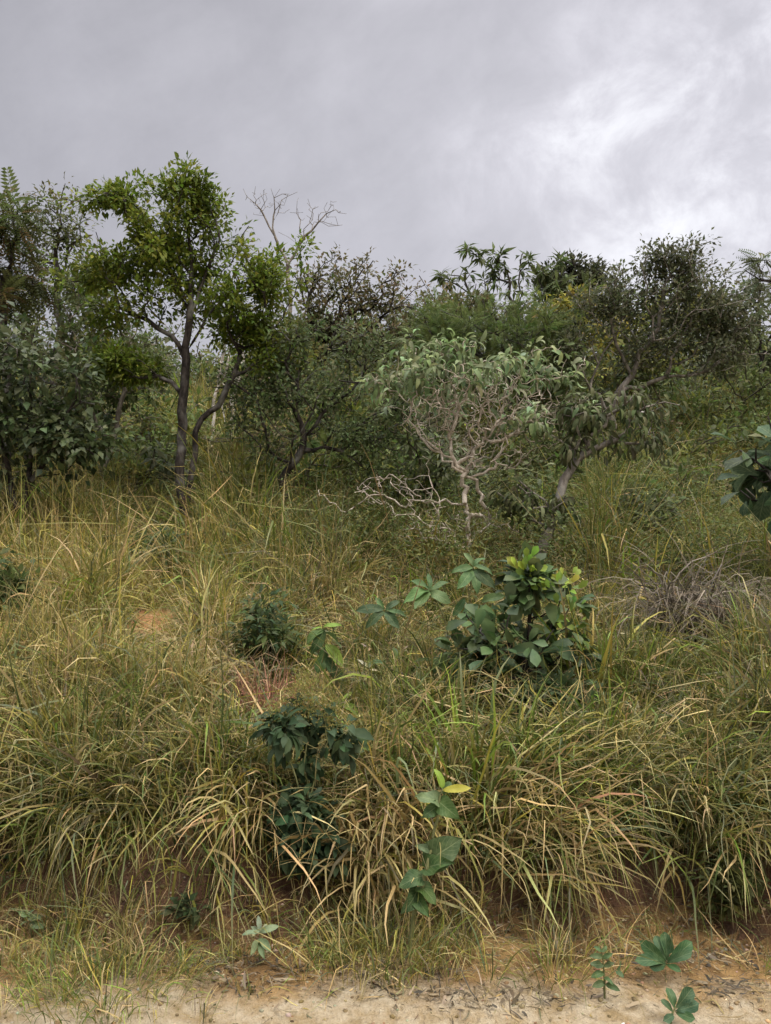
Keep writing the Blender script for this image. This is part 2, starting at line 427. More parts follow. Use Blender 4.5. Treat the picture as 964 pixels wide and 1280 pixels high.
val = mathn(nt, 'MULTIPLY', val, add(.71, mathn(nt, 'MULTIPLY', n_puff, .26), mathn(nt, 'MULTIPLY', n_lump, .30)))
val = mathn(nt, 'MULTIPLY', val, 2 ** -EXPOSURE)
# brightness added to the overcast deck overhead, out of frame, to light the foliage
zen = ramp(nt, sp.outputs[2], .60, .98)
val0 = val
val = mathn(nt, 'ADD', val, mathn(nt, 'MULTIPLY', zen, ZENITH_FILL))
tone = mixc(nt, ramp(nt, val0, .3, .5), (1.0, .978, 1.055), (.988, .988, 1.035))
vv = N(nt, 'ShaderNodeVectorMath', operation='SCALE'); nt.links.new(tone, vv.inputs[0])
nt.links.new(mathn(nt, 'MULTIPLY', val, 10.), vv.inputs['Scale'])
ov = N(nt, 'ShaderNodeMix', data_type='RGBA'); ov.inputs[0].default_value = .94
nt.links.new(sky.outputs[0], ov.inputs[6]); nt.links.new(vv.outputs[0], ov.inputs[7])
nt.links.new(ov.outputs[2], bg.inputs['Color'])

sd = bpy.data.lights.new('sun', 'SUN'); sd.energy = 1.5; sd.angle = R(22); sd.color = (1, .93, .82)
sun = bpy.data.objects.new('sun', sd); col.objects.link(sun)
sdir = Vector((math.sin(SUN_AZ) * math.cos(SUN_EL), math.cos(SUN_AZ) * math.cos(SUN_EL), math.sin(SUN_EL)))
sun.rotation_euler = sdir.to_track_quat('Z', 'Y').to_euler()

vs = sc.view_settings; vs.view_transform = 'Standard'; vs.look = 'None'; vs.exposure = EXPOSURE; vs.gamma = 1; vs.use_curve_mapping = False
cy_ = sc.cycles; cy_.max_bounces = 6; cy_.diffuse_bounces = 4; cy_.glossy_bounces = 2; cy_.transmission_bounces = 4; cy_.transparent_max_bounces = 4
cy_.use_denoising = DENOISE; cy_.sample_clamp_indirect = 6.

# ------------------------------------------------------------------ ground
def grid_mesh(xs, ys, zf):
    X, Y = np.meshgrid(xs, ys); Z = zf(X, Y)
    V = np.stack([X, Y, Z], -1).reshape(-1, 3); nx, ny = len(xs), len(ys)
    i = (np.arange(ny - 1)[:, None] * nx + np.arange(nx - 1)[None]).ravel()
    return V, np.stack([i, i + 1, i + nx + 1, i + nx], -1)
def ground_material():
    m, nt, out = new_mat('hillside_soil')
    pos = N(nt, 'ShaderNodeTexCoord').outputs['Object']
    s = N(nt, 'ShaderNodeSeparateXYZ'); nt.links.new(pos, s.inputs[0])
    n1 = noise(nt, pos, 1.7, 6, .65, .6); n2 = noise(nt, pos, 9., 6, .7); n3 = noise(nt, pos, 60., 5, .7); n4 = noise(nt, pos, 4.2, 5, .6, .8)
    soil = mixc(nt, ramp(nt, n4, .36, .64), (.17, .10, .040), (.32, .20, .080))
    soil = mixc(nt, ramp(nt, n2, .56, .74), soil, (.085, .06, .034))
    pale = mixc(nt, ramp(nt, n2, .3, .7), (.27, .195, .095), (.44, .37, .25))
    yn = mathn(nt, 'ADD', s.outputs[1], mathn(nt, 'MULTIPLY', mathn(nt, 'SUBTRACT', n1, .5), 1.1))
    c = mixc(nt, ramp(nt, yn, 3.16, 2.90), soil, pale)
    geo = N(nt, 'ShaderNodeNewGeometry'); g = N(nt, 'ShaderNodeSeparateXYZ'); nt.links.new(geo.outputs['True Normal'], g.inputs[0])
    red = mixc(nt, ramp(nt, n2, .35, .65), (.075, .045, .030), (.16, .088, .050))
    c = mixc(nt, ramp(nt, g.outputs[2], .84, .60), c, red)
    hill = mixc(nt, ramp(nt, n4, .4, .62), (.07, .052, .030), (.17, .122, .062))
    c = mixc(nt, ramp(nt, s.outputs[2], .42, .60), c, hill)
    pp = N(nt, 'ShaderNodeVectorMath', operation='DISTANCE'); nt.links.new(pos, pp.inputs[0]); pp.inputs[1].default_value = [float(x) for x in BARE]
    pm = mathn(nt, 'ADD', pp.outputs['Value'], mathn(nt, 'MULTIPLY', mathn(nt, 'SUBTRACT', n2, .5), .5))
    c = mixc(nt, ramp(nt, pm, .55, .28), c, mixc(nt, ramp(nt, n2, .4, .7), (.40, .21, .095), (.30, .15, .07)))
    c = mixc(nt, mathn(nt, 'MULTIPLY', ramp(nt, n3, .52, .7), .45), c, (.09, .065, .045))
    bs = N(nt, 'ShaderNodeBsdfPrincipled'); nt.links.new(c, bs.inputs['Base Color']); bs.inputs['Roughness'].default_value = .95; bs.inputs['Specular IOR Level'].default_value = .1
    h = mathn(nt, 'ADD', n2, mathn(nt, 'MULTIPLY', n3, .5))
    b = N(nt, 'ShaderNodeBump', ins={'Strength': 1., 'Distance': .05, 'Height': h}); nt.links.new(b.outputs[0], bs.inputs['Normal'])
    nt.links.new(bs.outputs[0], out.inputs[0]); return m
def road_material():
    m, nt, out = new_mat('pale_sandy_road')
    pos = N(nt, 'ShaderNodeTexCoord').outputs['Object']
    n1 = noise(nt, pos, 2.6, 6, .65, .8); n2 = noise(nt, pos, 13., 6, .7); n3 = noise(nt, pos, 90., 4, .7)
    c = mixc(nt, ramp(nt, n1, .44, .56), (.34, .265, .155), (.66, .635, .585))
    c = mixc(nt, mathn(nt, 'MULTIPLY', ramp(nt, n2, .50, .66), .75), c, (.22, .165, .09))
    c = mixc(nt, mathn(nt, 'MULTIPLY', ramp(nt, n3, .55, .72), .4), c, (.20, .16, .12))
    bs = N(nt, 'ShaderNodeBsdfPrincipled'); nt.links.new(c, bs.inputs['Base Color']); bs.inputs['Roughness'].default_value = .95; bs.inputs['Specular IOR Level'].default_value = .1
    b = N(nt, 'ShaderNodeBump', ins={'Strength': 1., 'Distance': .035}); nt.links.new(mathn(nt, 'ADD', n2, mathn(nt, 'MULTIPLY', n3, .4)), b.inputs['Height']); nt.links.new(b.outputs[0], bs.inputs['Normal'])
    nt.links.new(bs.outputs[0], out.inputs[0]); return m
BARE = ghit(200, 770); BARE2 = ghit(345, 868)
def zg(x, y):
    return H(x, y) - .045 * np.clip((2.92 - y) / .35, 0, 1)
ys = np.concatenate([np.arange(-60, 1, 6.), np.arange(1., 2.4, .2), np.arange(2.4, 4.4, .022), np.arange(4.4, 12, .12), np.arange(12, 45, .6), np.arange(46, 400, 20.)])
xs = np.concatenate([np.arange(-300, -24, 20.), np.arange(-24, -5, .8), np.arange(-5, -2.4, .1), np.arange(-2.4, 2.4, .03), np.arange(2.4, 5, .1), np.arange(5, 24, .8), np.arange(24, 301, 20.)])
S = Soup(); V, F = grid_mesh(xs, ys, zg); S.add(V, F, np.array([.2, .15, .1]))
tag(S.build('ground', ground_material()), kind='structure')
def zr(x, y):
    return -.022 + .016 * wav(x, y, .9, 21) + .007 * wav(x, y, .25, 22) + .004 * wav(x, y, .09, 23) - .05 * np.clip((y - 2.80) / .3, 0, 1)
xs = np.concatenate([np.arange(-60, -3, 1.), np.arange(-3, 3, .03), np.arange(3, 61, 1.)]); ys = np.concatenate([np.arange(-6, 1.8, .3), np.arange(1.8, 3.16, .025)])
S = Soup(); V, F = grid_mesh(xs, ys, zr); S.add(V, F, np.array([.5, .4, .3]))
tag(S.build('dirt_road', road_material()), kind='structure')

# loose stones and clods on the verge
S = Soup(); n = 4200
x = rng.uniform(-2.6, 2.6, n); y = np.where(rng.random(n) < .45, 2.3 + 1.2 * rng.random(n), foot(x) + rng.normal(.02, .16, n)); r = np.minimum(.0042 * np.exp(rng.normal(0, .62, n)) + .0015, .013)
ico = np.array([(0, 0, 1), (.9, 0, .3), (.28, .85, .3), (-.73, .53, .3), (-.73, -.53, .3), (.28, -.85, .3), (.6, .4, -.5), (-.3, .7, -.5), (-.7, 0, -.5), (-.2, -.7, -.5), (.6, -.4, -.5)])
icf = np.array([(0, 1, 2), (0, 2, 3), (0, 3, 4), (0, 4, 5), (0, 5, 1), (1, 6, 2), (2, 7, 3), (3, 8, 4), (4, 9, 5), (5, 10, 1), (2, 6, 7), (3, 7, 8), (4, 8, 9), (5, 9, 10), (1, 10, 6)])
a = rng.uniform(0, 6.28, n); sx = rng.uniform(.7, 1.5, n); szz = rng.uniform(.5, 1., n)
Vp = ico[None] * np.stack([sx, 1 + 0 * sx, szz], -1)[:, None] * rng.uniform(.8, 1.2, (n, 11, 3)) * r[:, None, None]
Vx = Vp[..., 0] * np.cos(a)[:, None] - Vp[..., 1] * np.sin(a)[:, None]; Vy = Vp[..., 0] * np.sin(a)[:, None] + Vp[..., 1] * np.cos(a)[:, None]
zb = np.maximum(zg(x, y), np.where(y < 3.14, zr(x, y), -1))
S.add(np.stack([Vx + x[:, None], Vy + y[:, None], Vp[..., 2] + zb[:, None]], -1), icf, tint([(.27, .185, .095), (.36, .29, .20), (.16, .10, .055), (.19, .12, .065)], n))
M_STONE = leaf_material('dusty_stone', .9, .1, 0., mottle=.4)
tag(S.build('gravel', M_STONE), kind='stuff')
def surf(x, y): return np.maximum(zg(x, y), np.where(y < 3.14, zr(x, y), -9))
# ------------------------------------------------------------------ grass: stuff, by stand
def weights(x, y, z):
    """share of every palette colour (straw, tan, yellow, olive, green, bright, deep, grey, blue-green) where it grows"""
    u, v = pix(np.stack([x, y, z + .25], -1))
    n = len(x); W = np.tile(np.array([.55, .6, .45, 1.4, 1.5, .35, .7, .4, .5]), (n, 1))
    def zone(uc, vc, ru, rv, w, k=1.):
        g = np.exp(-((u - uc) / ru) ** 2 - ((v - vc) / rv) ** 2)[:, None] * k
        return W * (1 - np.clip(g, 0, 1)) + np.array(w) * np.clip(g, 0, 1)
    W = zone(100, 740, 240, 120, [3.0, .5, 2.8, .9, .3, .15, .05, .05, .1], .95)
    W = zone(300, 720, 130, 60, [1.2, .5, 1.6, 1.6, 1.0, .6, .2, .1, .3])
    W = zone(90, 960, 280, 100, [.8, .7, .5, 2.2, 1.2, .08, .9, .3, .2], .95)
    W = zone(480, 720, 110, 90, [.9, 1.2, .5, 1.2, .9, .1, .8, .8, .3])
    W = zone(830, 760, 190, 110, [.30, .35, .6, 1.6, 2.0, .6, 1.1, .4, .8])
    W = zone(630, 920, 150, 70, [.35, .2, .7, 1.5, 2.4, 1.6, .7, .1, .4])
    W = zone(800, 960, 220, 90, [.55, .4, .4, 1.6, 2.1, .5, .8, .2, 1.2])
    W = zone(500, 1020, 110, 80, [2.4, 1.3, .3, .4, .2, .05, .1, .3, .1])
    W = zone(600, 600, 420, 90, [.3, .3, .8, 1.6, 2.3, .5, 1.3, .2, .4])
    W = zone(600, 500, 600, 70, [.6, .4, 1.6, 1.8, 1.2, .3, .4, .2, .2])
    nn = wav(x, y, 1.1, 31)[:, None]
    W = W * np.exp(.6 * nn * np.array([1, 1, .5, -.2, -.8, -.8, -.8, .8, -.2]))
    return W
def bare_mask(x, y):
    m = np.ones(len(x))
    for c, rx, ry in ((BARE, .30, .62), (BARE2, .16, .25)):
        m *= 1 - np.exp(-(((x - c[0]) / rx) ** 2 + ((y - c[1] + ry * .35) / ry) ** 2) ** 2)
    return m
def stand(name, n_t, y0, y1, per, Lm, Wd, seg, margin=.9, spread=.09, lean=.35, bendm=1.1, keep=None, hmod=None):
    S = Soup()
    y = y0 + (y1 - y0) * rng.random(n_t * 3); x = rng.uniform(-1, 1, n_t * 3) * (.62 * y1 + margin)
    ok = np.abs(x) < .56 * y + margin
    if keep is not None: ok &= rng.random(n_t * 3) < keep(x, y)
    x = x[ok][:n_t]; y = y[ok][:n_t]; z = H(x, y)
    Wt = weights(x, y, z); one = rng.dirichlet(np.ones(9) * .8, len(x)) * 9
    Wt = Wt * (.35 + one)
    h = Lm * np.exp(np.clip(rng.normal(0, .28, len(x)), -.6, .5)) * (hmod(x, y) if hmod is not None else 1)
    k = rng.poisson(per, len(x)) + 2; i = np.repeat(np.arange(len(x)), k); m = len(i)
    a0 = rng.uniform(0, 6.28, len(x)); ln = np.abs(rng.normal(0, lean * .5, len(x)))
    rr = spread * np.sqrt(rng.random(m)); aa = rng.uniform(0, 6.28, m)
    px = x[i] + rr * np.cos(aa); py = y[i] + rr * np.sin(aa)
    P = np.stack([px, py, H(px, py) - .01], -1)
    th = np.abs(rng.normal(.12, lean, m)) + .0
    az = aa + rng.normal(0, 1.5, m); flat = rng.random(m) < .14; th[flat] += rng.uniform(.5, 1.1, int(flat.sum()))
    tx = th * np.cos(az) + ln[i] * np.cos(a0[i]); ty = th * np.sin(az) + ln[i] * np.sin(a0[i]) - .12
    az = np.arctan2(ty, tx); th = np.hypot(tx, ty)
    L = h[i] * np.exp(np.clip(rng.normal(0, .3, m), -.8, .45)); b = np.abs(rng.normal(bendm, .65, m))
    stiff = rng.random(m) < .22; b[stiff] *= .25; L[stiff] *= 1.15
    Wb = Wd * np.exp(np.clip(rng.normal(-.08, .45, m), -1.2, .65)); Wb[stiff] *= .45
    C = pick(Wt[i], m)
    blades(S, P, az, L, Wb, th, b, C, seg, drift=rng.normal(0, .5, m), tip=rng.random(m) * .5)
    return S
CLEAR = [(590, 590, 130, 110, .35), (690, 640, 60, 90, .5), (650, 780, 85, 110, .25), (530, 745, 80, 55, .35), (408, 815, 34, 50, .4), (375, 960, 62, 110, .3),
         (225, 600, 40, 60, .5), (350, 590, 50, 60, .5), (318, 790, 40, 44, .45), (130, 570, 50, 50, .5), (545, 1050, 50, 110, .5), (840, 700, 60, 60, .6), (930, 580, 50, 90, .5), (10, 760, 30, 50, .5), (190, 700, 36, 30, .5), (690, 890, 50, 36, .5), (480, 640, 100, 50, .7), (228, 640, 34, 44, .3), (380, 1050, 60, 80, .2), (540, 1090, 46, 70, .25), (200, 785, 46, 50, .15), (868, 770, 64, 66, .25), (335, 885, 40, 34, .3), (296, 850, 40, 50, .35), (612, 930, 70, 60, .4), (800, 740, 40, 60, .5), (755, 820, 34, 60, .5), (906, 715, 40, 50, .5)]
def cleared(x, y):
    f = np.ones(len(x))
    for up_ in (.08, .22):
        u, v = pix(np.stack([x, y, H(x, y) + up_], -1))
        for uc, vc, ru, rv, k in CLEAR: f = np.minimum(f, 1 - (1 - k) * np.exp(-(((u - uc) / ru) ** 2 + ((v - vc) / rv) ** 2) ** 2))
    return f
def fuller(x, y):
    u, v = pix(np.stack([x, y, H(x, y)], -1))
    return (.07 + .93 * (wav(x, y, .6, 41) > -.22)) * bare_mask(x, y)
def taller(x, y):
    u, v = pix(np.stack([x, y, H(x, y)], -1))
    front = 1 - .72 * np.exp(-((x - BARE[0]) / .22) ** 2) * (y < BARE[1] + .1) * (y > BARE[1] - 1.0)
    return np.clip(1 + .42 * wav(x, y, .75, 42) + .22 * wav(x, y, 2., 43), .3, 1.8) * front * cleared(x, y)
S = stand('bank_grass', 11000, 3.72, 6.6, 13, .31, .0085, 6, keep=fuller, hmod=taller)
tag(S.build('bank_grass', M_GRASS), kind='stuff')
S = stand('slope_grass', 9500, 6.4, 13.0, 14, .49, .011, 5, keep=fuller, hmod=taller, spread=.12, bendm=.9)
tag(S.build('slope_grass', M_GRASS), kind='stuff')
S = stand('hilltop_grass', 12500, 12.3, 36, 9, .78, .024, 4, spread=.22, bendm=.7)
tag(S.build('hilltop_grass', M_GRASS), kind='stuff')

# dead thatch that lies tangled between the living blades
S = Soup(); n = 34000
y = 3.7 + 5.5 * rng.random(n) ** 1.2; x = rng.uniform(-1, 1, n) * (.56 * y + .6); k = rng.random(n) < bare_mask(x, y) * (.3 + .7 * (wav(x, y, .6, 41) > -.3)) * cleared(x, y) ** .5; x = x[k]; y = y[k]; n = len(x)
P = np.stack([x, y, H(x, y) + .26 * rng.random(n) ** 1.3], -1)
blades(S, P, rng.uniform(0, 6.28, n), rng.uniform(.15, .5, n), .0055 * np.exp(rng.normal(0, .3, n)), rng.normal(1.25, .3, n), rng.normal(.25, .5, n), pick([1.4, 1.7, .4, 1.2, .5, 0, .5, 1.3, .2], n), 4, drift=rng.normal(0, 1.2, n))
tag(S.build('dead_grass', M_GRASS), kind='stuff')

# grass that leans out over the rim of the cut bank and hangs down its face
S = Soup(); nt_ = 330
x = rng.uniform(-2.7, 2.7, nt_); y = foot(x) + rng.uniform(.22, .60, nt_); u, v = pix(np.stack([x, y, H(x, y)], -1))
gap = np.exp(-((u - 245) / 50) ** 2) * .6 + np.exp(-((u - 880) / 60) ** 2) * .35 + np.exp(-((u - 750) / 90) ** 2) * .45
k = rng.random(nt_) > gap; x, y, u = x[k], y[k], u[k]
W = weights(x, y, H(x, y)) * np.array([1.1, 1.1, .7, 1.4, 1.1, .7, .9, .6, .9]) * (.3 + rng.dirichlet(np.ones(9), len(x)) * 9)
rt = np.clip((u - 420) / 260, 0, 1)
cnt = rng.poisson(24 + 24 * rt); i = np.repeat(np.arange(len(x)), cnt); m = len(i)
px = x[i] + rng.normal(0, .06, m); py = y[i] + rng.normal(0, .05, m)
az = -math.pi / 2 + .9 * rt[i] * rng.uniform(.2, 1, m) + rng.normal(0, 1.0 - .4 * rt[i], m)
L = (.33 + .10 * rt[i]) * np.exp(np.clip(rng.normal(0, .35, m), -.9, .38)) * (1 + .35 * wav(px, py, .5, 63)) * cleared(px, py)
blades(S, np.stack([px, py, H(px, py) - .01], -1), az, L, .0066 * np.exp(np.clip(rng.normal(0, .45, m), -1, .6)), np.abs(rng.normal(.6, .4, m)), np.abs(rng.normal(1.25, .65, m)), pick(W[i], m), 7, 1.1, drift=rng.normal(0, .35, m), tip=rng.random(m) * .7)
tag(S.build('overhanging_grass', M_GRASS), kind='stuff')

# thin weeds and grass at the foot of the bank and on the road edge
S = Soup(); nt_ = 720
x = rng.uniform(-2.4, 2.4, nt_); d = rng.random(nt_); y = foot(x) + .10 - .62 * d ** 1.5
u, v = pix(np.stack([x, y, 0 * x], -1))
dens = .22 + .9 * np.exp(-((u - 110) / 120) ** 2) * (v < 1270) + .75 * np.exp(-((u - 470) / 110) ** 2) * (v < 1225) + .35 * np.exp(-((u - 690) / 60) ** 2) + .5 * (v < 1160)
dens *= np.where((u > 600), .42, 1.) * np.where(v > 1225, .30, 1.); k = rng.random(nt_) < dens; x, y, u = x[k], y[k], u[k]
cnt = rng.poisson(20, len(x)); i = np.repeat(np.arange(len(x)), cnt); m = len(i); aa = rng.uniform(0, 6.28, m); rr = .05 * rng.random(m)
px = x[i] + rr * np.cos(aa); py = y[i] + rr * np.sin(aa)
W = np.array([1.0, .9, .7, 1.5, .9, .15, .35, .4, .4]) * (.3 + rng.dirichlet(np.ones(9), len(x)) * 9)
h = .13 * np.exp(rng.normal(0, .35, len(x)))
blades(S, np.stack([px, py, surf(px, py) - .004], -1), aa, h[i] * np.exp(rng.normal(0, .35, m)), .0032 * np.exp(rng.normal(0, .35, m)), np.abs(rng.normal(.45, .35, m)), np.abs(rng.normal(.8, .5, m)), pick(W[i], m), 5, drift=rng.normal(0, .6, m), tip=rng.random(m) * .6)
tag(S.build('verge_grass', M_GRASS), kind='stuff')

# dry stalks and bits of dead leaf that lie on the soil
S = Soup(); n = 5000
x = rng.uniform(-2.4, 2.4, n); y = foot(x) + .12 - .85 * rng.random(n) ** 1.6
k = rng.random(n) < np.where(y < 2.95, .35, 1) * (.25 + .75 * (wav(x, y, .45, 61) > 0)); x, y = x[k], y[k]; n = len(x)
blades(S, np.stack([x, y, surf(x, y) + .004], -1), rng.uniform(0, 6.28, n), .075 * np.exp(rng.normal(0, .6, n)), .0030 * np.exp(rng.normal(0, .4, n)), rng.normal(1.5, .10, n), rng.normal(.05, .2, n), pick([1.6, 2, .1, .2, 0, 0, .2, 2.2, 0], n), 4, drift=rng.normal(0, .8, n))
for cu, cv, ru, nn in ((590, 1252, 60, 200), (915, 1240, 30, 120), (330, 1235, 50, 120), (700, 1245, 60, 90), (430, 1215, 120, 360), (860, 1200, 110, 300), (250, 1200, 60, 260), (620, 1165, 200, 700)):
    q = ghit(cu, cv); x = q[0] + rng.normal(0, ru * mpp(3.) * .8, nn); y = q[1] + rng.normal(0, .05, nn)
    C = np.array([(.10, .075, .05), (.16, .12, .08), (.26, .20, .12), (.05, .04, .03)])[rng.integers(0, 4, nn)] * np.exp(rng.normal(0, .3, (nn, 1)))
    blades(S, np.stack([x, y, surf(x, y) + .004 + .012 * rng.random(nn)], -1), rng.uniform(0, 6.28, nn), .035 * np.exp(rng.normal(0, .6, nn)), .0045 * np.exp(rng.normal(0, .6, nn)), rng.normal(1.5, .15, nn), rng.normal(.0, .4, nn), C, 3, drift=rng.normal(0, .8, nn))
tag(S.build('grass_litter', M_GRASS), kind='stuff')

# low broad-leaved weeds among the grass further up
S = Soup(); n = 8000
y = 6.6 + 26 * rng.random(n) ** 1.5; x = rng.uniform(-1, 1, n) * (.56 * y + .8); u, v = pix(np.stack([x, y, H(x, y)], -1))
dens = np.clip(.15 + .5 * (wav(x, y, 1.6, 71) > .1) + .3 * (u > 380), 0, 1) * np.where((y < 8.5) & (u < 330), .15, 1) * np.where((u > 225) & (u < 330) & (y > 10), .3, 1)
k = rng.random(n) < dens; x, y = x[k], y[k]; n = len(x); hh = (.22 + .5 * rng.random(n) + .02 * y) * (1 + .9 * np.clip(wav(x, y, 2.2, 72), 0, 1) * (y > 9)); kk = rng.poisson(26 * (.5 + hh), n); i = np.repeat(np.arange(n), kk); m = len(i)
t = rng.random(m) ** .7; a = rng.uniform(0, 6.28, m); sp_ = (.06 + .16 * rng.random(m)) * (1 + .02 * y[i])
P = np.stack([x[i] + sp_ * np.cos(a), y[i] + sp_ * np.sin(a), H(x, y)[i] + t * hh[i]], -1)
D = np.stack([np.cos(a), np.sin(a), rng.normal(.1, .5, m)], -1)
base = np.array([(.075, .108, .026), (.055, .085, .022), (.10, .125, .028), (.080, .090, .034), (.14, .14, .035)])
C = base[np.repeat(rng.integers(0, 5, n), kk)] * np.exp(rng.normal(0, .25, (m, 1)))
scatter_leaves(S, small_leaf(1, .45), P, D, rng.normal(0, .35, (m, 3)) + [0, -.25, 1], (.020 + .030 * rng.random(m)) * (1 + .032 * y[i]), C)
tag(S.build('undergrowth', M_LEAF), kind='stuff')

# small herbs that grow through the grass of the bank
S = Soup(); n = 1500
y = 3.75 + 3.6 * rng.random(n); x = rng.uniform(-1, 1, n) * (.56 * y + .5); k = (wav(x, y, .7, 81) > .0) & (rng.random(n) < bare_mask(x, y)); x, y = x[k], y[k]; n = len(x)
hh = .06 + .22 * rng.random(n); kk = rng.poisson(16, n); i = np.repeat(np.arange(n), kk); m = len(i); a = rng.uniform(0, 6.28, m); t = rng.random(m)
P = np.stack([x[i] + .05 * rng.normal(0, 1, m), y[i] + .05 * rng.normal(0, 1, m), H(x, y)[i] + t * hh[i]], -1)
base = np.array([(.075, .115, .028), (.055, .085, .022), (.11, .13, .035), (.085, .105, .05), (.14, .12, .045)])
scatter_leaves(S, small_leaf(1, .5), P, np.stack([np.cos(a), np.sin(a), rng.normal(.1, .5, m)], -1), rng.normal(0, .4, (m, 3)) + [0, -.35, 1], np.repeat(.016 + .022 * rng.random(n), kk) * np.exp(rng.normal(0, .25, m)), base[np.repeat(rng.integers(0, 5, n), kk)] * np.exp(rng.normal(0, .22, (m, 1))))
tag(S.build('bank_weeds', M_LEAF), kind='stuff')
# fine flowering stalks with loose seed heads
S = Soup(); n = 1500
y = 3.8 + 6.5 * rng.random(n) ** 1.2; x = rng.uniform(-1, 1, n) * (.56 * y + .5); u, v = pix(np.stack([x, y, H(x, y)], -1))
k = rng.random(n) < (.35 + .65 * np.exp(-((u - 120) / 260) ** 2)) * bare_mask(x, y) * cleared(x, y); x, y = x[k], y[k]; n = len(x)
P = np.stack([x, y, H(x, y)], -1); L = .34 + .3 * rng.random(n); az = rng.uniform(0, 6.28, n); th = np.abs(rng.normal(.15, .15, n)); be = np.abs(rng.normal(.4, .3, n))
blades(S, P, az, L, np.full(n, .0022) * (1 + .04 * y), th, be, pick([2, 1, 1.2, .6, 0, 0, 0, .3, 0], n), 5)
q = np.concatenate(S.v[-1:]).reshape(n, -1, 3); tip0 = q[:, -6:-4].mean(1); tip1 = q[:, -2:].mean(1)
kk = 16; i = np.repeat(np.arange(n), kk); m = len(i); t = rng.random(m)[:, None]; D = (tip1 - tip0)[i]; D /= np.linalg.norm(D, axis=1, keepdims=True) + 1e-9
scatter_leaves(S, small_leaf(1, .22), tip0[i] + (tip1 - tip0)[i] * (.1 + .95 * t) + rng.normal(0, .006, (m, 3)), D + rng.normal(0, .5, (m, 3)), rng.normal(0, 1, (m, 3)), np.full(m, .020) * np.exp(rng.normal(0, .3, m)), tint([(.36, .29, .15), (.28, .20, .11), (.30, .26, .10)], m))
tag(S.build('seeding_grass', M_GRASS), kind='stuff')
